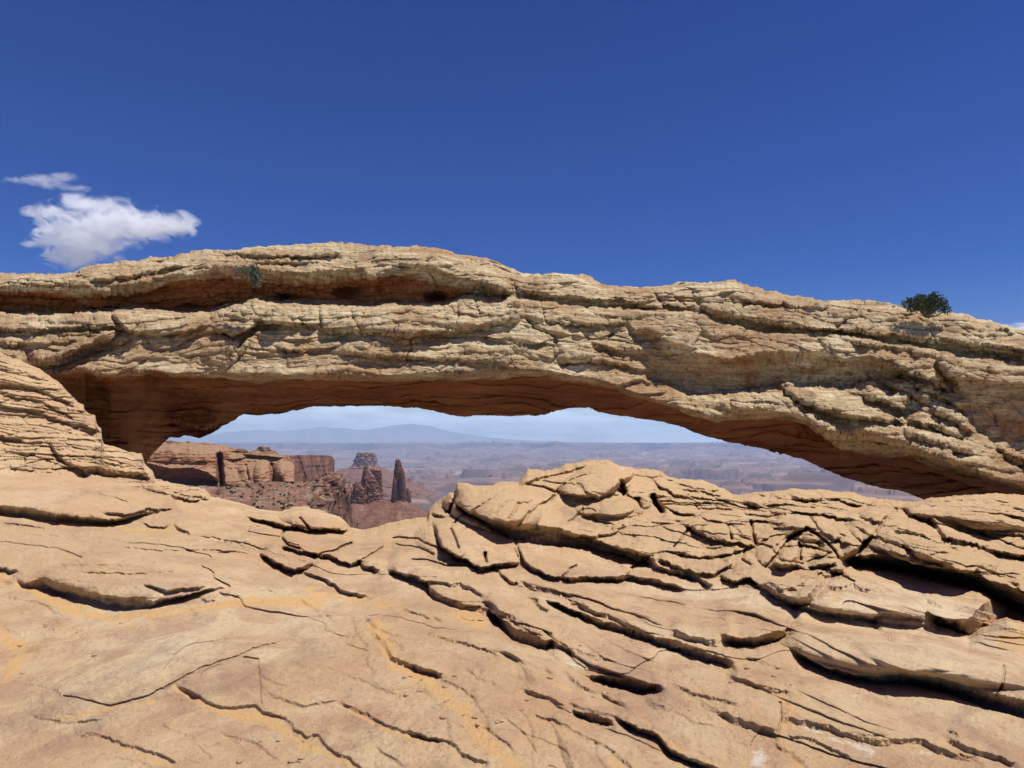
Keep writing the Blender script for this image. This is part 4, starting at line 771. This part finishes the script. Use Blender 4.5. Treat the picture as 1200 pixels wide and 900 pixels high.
def terrace():
    yy = np.concatenate([np.geomspace(14, 90, 60), np.geomspace(92, 760, 560), np.geomspace(790, 1900, 60)]); uu = np.concatenate([np.linspace(-1.15, -.49, 50), np.linspace(-.485, -.12, 640), np.linspace(-.11, .55, 50)]); nY, nU = len(yy), len(uu)
    Y_ = np.broadcast_to(yy[:, None], (nY, nU)); X = Y_*uu[None]
    Z = terr_z(X, Y_); f_ = np.float32
    rb = np.clip(Y_/250, .15, 1.5)
    w_ = fbm(f_(X/12), f_(Y_/12), f_(0*X), 3, 283)
    for sc_, hh, sd_ in ((11., .9, 1), (4.5, .4, 2), (2.2, .22, 3)):
        f1, fe, cid = worley(X/sc_/2.2+.4*w_, Y_/sc_+.4*w_, sd_+20); Z = Z+hh*rb*(cid-.5)+hh*.5*rb*(.4-f1)
    Z = Z+.3*rb*fbm(f_(X/2.2/rb), f_(Y_/2.2/rb), f_(0*X), 4, 280, .7)+1.6*rb*ridge(f_(X/9/rb), f_(Y_/9/rb), f_(0*X), 3, 290)*ss(-8, 10, X-edge_x(Y_))*2
    wm = ss(0, 4, X-edge_x(Y_)); f1, fe, cid = worley(Y_/7, Z/3.2+.4*w_, 51)
    X = X+wm*rb*(5*(cid-.5)-3*np.exp(-(fe/.1)**2)+2.5*fbm(f_(Y_/5), f_(Z/4), f_(0*X), 4, 285, .6))
    Z = np.maximum(Z, -405)
    o = mesh('canyon_terrace', np.stack([X, Y_, Z], -1), gridface(nY, nU)[:, ::-1], M_terr); return o
tag(terrace(), 'dark red rubble terrace dotted with shrubs below the cliff', kind='structure')

# valley floor and far rims
def valley():
    yy = np.geomspace(900, 38500, 640); uu = np.concatenate([np.linspace(-1.5, -.52, 50), np.linspace(-.51, .56, 900), np.linspace(.58, 1.5, 50)]); Y_ = np.broadcast_to(yy[:, None], (640, 1000)); X = Y_*uu[None]; f_ = np.float32
    zero = f_(0*X)
    n = fbm(f_(X/5200), f_(Y_/3800), zero, 6, 300, .55)
    z = -415+85*n
    st = 38.; q = z/st; fl = np.floor(q); z = (fl+ss(.55, .8, q-fl))*st
    z = z-75*ss(.30, .42, ridge(f_(X/3000), f_(Y_/2400), zero, 4, 310, .5)-.55)-35*ss(.35, .42, ridge(f_(X/900), f_(Y_/800), zero, 3, 313, .5)-.5)
    z = z+90*ss(.30, .36, pn(X/2600, Y_/1500, zero, 316))+10*fbm(f_(X/260), f_(Y_/260), zero, 3, 318)
    e1 = 25500+4200*fbm(f_(X/9000), f_(zero), zero, 4, 320, .6)+1500*fbm(f_(X/2500), f_(Y_/9000), zero, 3, 322)
    d = Y_-e1
    z = z+150*ss(-3500, 0, d)+255*ss(0, 420, d)
    e0 = 17500+3500*fbm(f_(X/6000), zero, zero, 4, 330, .6); z = z+70*ss(0, 350, Y_-e0)
    z = np.where(d > 300, np.minimum(z, -22+6*n), z)
    return mesh('valley_ground', np.stack([X, Y_, z], -1), gridface(640, 1000)[:, ::-1], M_val)
tag(valley(), 'hazy reddish brown canyon floor with far mesa rims on the horizon', kind='structure')

def mountains():
    xs = np.linspace(180, 700, 260); D = 42000.; top_ = np.interp(xs, [180, 240, 300, 340, 380, 400, 430, 455, 480, 495, 510, 530, 560, 600, 700], [514, 509, 504, 505, 500, 502, 504, 499, 496, 497.5, 501, 506, 511, 515, 519])
    top_ = top_+1.1*fbm(xs*.09, np.float32(0), np.float32(.5), 4, 340)
    rows = []
    for k, (t_, dd) in enumerate([(0, -5500), (.25, -4200), (.5, -2800), (.75, -1400), (1, 0), (.6, 2000), (0, 4500)]):
        py = 523+(top_-523)*t_; rows.append(unproj(xs, py+(.8*fbm(xs*.13, np.float32(k), np.float32(2.5), 3, 350) if 0 < t_ < 1 else 0), D+dd))
    return mesh('mountains', np.array(rows), gridface(7, 260)[:, ::-1], mat_plain('mountain_rock', (.20, .21, .20), (.30, .28, .26), .0004))
tag(mountains(), 'faint blue mountain range under the clouds', kind='structure')

# ------------------------------------------------------------------ plants
def leafy(name, centers, n, leaf, mat, parent=None, seed=0, up=.4, loc=None):
    rs = np.random.RandomState(seed); V_ = []; Fs = []
    cs = np.array(centers, float)
    pick = rs.choice(len(cs), n, p=cs[:, 3]**2/(cs[:, 3]**2).sum())
    for i in range(n):
        c = cs[pick[i]]; d = rs.normal(size=3); d /= np.linalg.norm(d); p = c[:3]+d*c[3]*rs.uniform(.25, 1.05)
        a_ = d+rs.normal(size=3)*.6+np.array([0, 0, up]); a_ /= np.linalg.norm(a_); b_ = np.cross(a_, rs.normal(size=3)); b_ /= np.linalg.norm(b_)
        l_ = leaf*rs.uniform(.6, 1.4); w_ = l_*.28; k = len(V_)
        V_ += [p-b_*w_*.4, p+a_*l_*.5+b_*w_, p+a_*l_, p+a_*l_*.5-b_*w_]; Fs.append((k, k+1, k+2, k+3))
    return mesh(name, np.array(V_), np.array(Fs), mat, parent, smooth=False, loc=None)
def tubes(name, paths, mat, parent=None, ns=6):
    V_ = []; Fs = []
    for pts, r0, r1 in paths:
        p = np.array(pts, float); k0 = len(V_)
        for i in range(len(p)):
            t_ = p[min(i+1, len(p)-1)]-p[max(i-1, 0)]; t_ /= np.linalg.norm(t_); a_ = np.cross(t_, [.3, .9, .1]); a_ /= np.linalg.norm(a_); b_ = np.cross(t_, a_); rr = r0+(r1-r0)*i/(len(p)-1)
            for j in range(ns): th = 2*math.pi*j/ns; V_.append(p[i]+rr*(a_*math.cos(th)+b_*math.sin(th)))
        for i in range(len(p)-1):
            for j in range(ns): Fs.append((k0+i*ns+j, k0+i*ns+(j+1) % ns, k0+(i+1)*ns+(j+1) % ns, k0+(i+1)*ns+j))
    return mesh(name, np.array(V_), np.array(Fs), mat, parent)
def branchy(lobes, base_, seed):
    rs = np.random.RandomState(seed); out_ = []
    for l in lobes:
        e = np.array(l[:3]); b_ = np.array(base_)+rs.normal(size=3)*[.04, .03, 0]; m_ = (b_+e)/2+rs.normal(size=3)*.04; out_.append(([b_, m_, e], .016, .005))
        for _ in range(4):
            e2 = e+rs.normal(size=3)*l[3]*.7; out_.append(([m_, (m_+e2)/2+rs.normal(size=3)*.02, e2], .007, .002))
    return out_
def shrub_at(name, px, py, D, lobes, n, leaf, mat, seed, label):
    s = D/900.; o = at(px, py, D); root = empty(name, o)
    lb = [(l[0]*s, l[1]*s*1.0, l[2]*s, l[3]*s) for l in lobes]
    leafy('foliage', lb, n, leaf, mat, root, seed); tubes('stem', branchy(lb, (0, 0, -.05), seed), M_stem, root)
    tag(root, label, 'shrub'); return root
topd = 14.6
shrub_at('shrub', 1086, 368, 14.1, [(-22, 0, 12, 6), (-15, 2, 8, 7), (-10, -2, 13, 8), (-3, 0, 11, 9), (-6, 2, 19, 5), (4, 1, 14, 9), (9, 0, 20, 6), (13, -1, 14, 8), (19, 1, 9, 7), (24, 0, 5, 5), (2, 0, 4, 8), (-16, 0, 15, 4)], 2700, .042, M_leaf, 5, 'round dark green juniper shrub on top of the arch at right')
D2 = float(np.hypot(*[0, 1]))*0+13.1
shrub_at('shrub', 296, 322, 13.35, [(-16, 0, 5, 5), (-10, -2, 8, 5), (-4, 0, 4, 5), (2, -3, 3, 6), (3, -6, -4, 6), (6, -7, -9, 6), (4, -4, 10, 4), (9, -7, -4, 5), (1, -3, -12, 3)], 650, .05, M_leaf2, 8, 'small grey-green shrub growing from the arch face at left')
# terrace shrubs
rs = np.random.RandomState(5); protos = []
for k in range(3):
    lb = [(rs.uniform(-.6, .6), rs.uniform(-.6, .6), rs.uniform(.3, .9), rs.uniform(.4, .65)) for _ in range(6)]
    protos.append(leafy('shrub', lb, 260, .42, M_shrub, None, 60+k))
cnt = 0
for i in range(4000):
    y = rs.uniform(120, 640)**1.0; x = edge_x(y)-rs.exponential(.13)*y+rs.uniform(-2, 2)
    px_ = 600+900*x/y
    if px_ < 190 or px_ > 445: continue
    o = protos[cnt] if cnt < 3 else protos[cnt % 3].copy()
    if cnt >= 3: COL.objects.link(o)
    z = float(terr_z(np.array([[x]]), np.array([[y]]))[0, 0]); s_ = rs.uniform(.3, .75)*(.45+y/520)
    o.location = (x, y, z+.1); o.rotation_euler = (0, 0, rs.uniform(0, 6)); o.scale = (s_, s_, s_*.9)
    tag(o, 'small dark green shrub dotting the red terrace under the cliff', 'shrub', 'shrubs on the canyon terrace'); cnt += 1
    if cnt >= 295: break

# loose stones on the slickrock
from mathutils.bvhtree import BVHTree
def stone_mesh(seed, r_=1., sub=3):
    import bmesh
    bm = bmesh.new(); bmesh.ops.create_icosphere(bm, subdivisions=sub, radius=r_)
    c = np.array([v_.co[:] for v_ in bm.verts]); q_ = c.astype(np.float32)
    d = 1+.25*fbm(q_[:, 0]*1.2, q_[:, 1]*1.2, q_[:, 2]*1.2, 3, 400+seed)
    for v_, k in zip(bm.verts, d): v_.co = v_.co*float(k)
    for f_ in bm.faces: f_.smooth = True
    me = bpy.data.meshes.new('pebble'); bm.to_mesh(me); bm.free(); me.materials.append(MG); return me
pm = [stone_mesh(k) for k in range(4)]
gpy = PY; 
for i in range(60):
    cx_, cy_, rad_ = [(545, 835, 60), (90, 735, 60), (330, 880, 60), (700, 790, 40), (880, 800, 60), (500, 800, 40)][i % 6]
    px_ = cx_+rs.normal()*rad_*.6; py_ = min(max(cy_+rs.normal()*22, 690), 892)
    ci = int(round((px_+60)/1320*(NC-1)))+30; ci = min(max(ci, 0), PX.shape[1]-1); ri = int(np.argmin(np.abs(PY[:, ci]-py_)))
    o = bpy.data.objects.new('pebble', pm[i % 4]); COL.objects.link(o); s_ = rs.uniform(.005, .013)
    o.location = P[ri, ci]+np.array([0, 0, s_*.3]); o.scale = (s_*1.3, s_, s_*.7); o.rotation_euler = (0, 0, rs.uniform(0, 6))
    tag(o, 'small tan pebble lying on the sandy slickrock', 'pebble', 'loose pebbles on the slickrock')

# ------------------------------------------------------------------ clouds
def cloud(name, blobs, D, vox, dens, label, seed):
    import bmesh
    s = D/900.; bm = bmesh.new(); cx_ = np.mean([b[0] for b in blobs]); cy_ = np.mean([b[1] for b in blobs]); o0 = at(cx_, cy_, D)
    mt = bpy.data.materials.new(name); mt.use_nodes = True; t = mt.node_tree; t.nodes.clear(); ou = N(t, 'ShaderNodeOutputMaterial'); vo = N(t, 'ShaderNodeVolumePrincipled')
    P_ = N(t, 'ShaderNodeNewGeometry').outputs['Position']; fld = None
    for (bx_, by_, rx, ry) in blobs:
        p = at(bx_, by_, D)-o0; ry2 = max(rx, ry)*.6; sc_ = (rx*s*1.4, ry2*s*1.4, ry*s*1.4)
        t_ = bmesh.ops.create_icosphere(bm, subdivisions=3, radius=1.0)
        for v_ in t_['verts']: v_.co = Vector((v_.co.x*sc_[0], v_.co.y*sc_[1], v_.co.z*sc_[2]))+p
        w_ = p+o0; mp = N(t, 'ShaderNodeMapping'); mp.inputs['Scale'].default_value = [1/k for k in sc_]; mp.inputs['Location'].default_value = [-w_[k]/sc_[k] for k in range(3)]
        t.links.new(P_, mp.inputs[0]); vl = N(t, 'ShaderNodeVectorMath', operation='LENGTH'); t.links.new(mp.outputs[0], vl.inputs[0])
        g = M_(t, 'SUBTRACT', 1.0, vl.outputs['Value'], clamp=True); fld = g if fld is None else M_(t, 'SMOOTH_MAX', fld, g, .12)
    me = bpy.data.meshes.new(name); bm.to_mesh(me); bm.free(); o = bpy.data.objects.new(name, me); COL.objects.link(o); o.location = o0
    m_ = o.modifiers.new('r', 'REMESH'); m_.mode = 'VOXEL'; m_.voxel_size = vox
    vo.inputs['Color'].default_value = (1, 1, 1, 1); vo.inputs['Anisotropy'].default_value = .1
    nz_ = noise(t, mapped(t, P_, (.75, .75, 1.2), (0, R(18), 0)), 1/(17*s), 8, .66, .8)
    f = M_(t, 'MULTIPLY_ADD', M_(t, 'SUBTRACT', nz_, .5), 2.9, M_(t, 'SUBTRACT', fld, .22))
    de = M_(t, 'MULTIPLY', M_(t, 'MULTIPLY', f, 2.2, clamp=True), dens/s)
    t.links.new(de, vo.inputs['Density']); t.links.new(vo.outputs[0], ou.inputs['Volume']); me.materials.append(mt)
    tag(o, label, 'cloud'); return o
CD = 9000
cloud('cloud', [(75, 283, 32, 22), (100, 270, 40, 28), (130, 262, 40, 24), (160, 264, 36, 20), (190, 263, 34, 15), (215, 265, 18, 11), (80, 300, 30, 14), (50, 285, 22, 6), (60, 250, 28, 9), (40, 251, 16, 6), (95, 240, 30, 10), (132, 238, 12, 9), (100, 290, 40, 18)], CD, 90, .075, 'white puffy cloud over the left end of the arch', 1)
cloud('cloud', [(22, 211, 18, 3.5), (50, 211, 22, 5), (75, 207, 16, 5), (88, 219, 18, 5), (62, 217, 18, 4)], CD+500, 70, .035, 'thin white wisp of cloud above the larger puffy cloud', 2)
cloud('cloud', [(1182, 386, 14, 6), (1200, 388, 22, 8), (1225, 390, 24, 9)], CD+800, 70, .10, 'small white cloud just over the arch at the right edge', 3)

# ------------------------------------------------------------------ haze: one closed box of even air
bx0, bx1, by0, by1, bz0, bz1 = -95000, 95000, -300, 48500, -700, 1120
hv = [(x, y, z) for x in (bx0, bx1) for y in (by0, by1) for z in (bz0, bz1)]
hf = [(0, 1, 3, 2), (4, 6, 7, 5), (0, 4, 5, 1), (2, 3, 7, 6), (0, 2, 6, 4), (1, 5, 7, 3)]
me = bpy.data.meshes.new('haze'); me.from_pydata(hv, [], hf); me.update(); hz = bpy.data.objects.new('haze', me); COL.objects.link(hz)
mt = bpy.data.materials.new('haze'); mt.use_nodes = True; t = mt.node_tree; t.nodes.clear(); ou = N(t, 'ShaderNodeOutputMaterial'); vo = N(t, 'ShaderNodeVolumePrincipled')
vo.inputs['Color'].default_value = (.48, .69, 1, 1); vo.inputs['Density'].default_value = 3.8e-5; vo.inputs['Anisotropy'].default_value = .0
t.links.new(vo.outputs[0], ou.inputs['Volume']); me.materials.append(mt); tag(hz, kind='stuff')
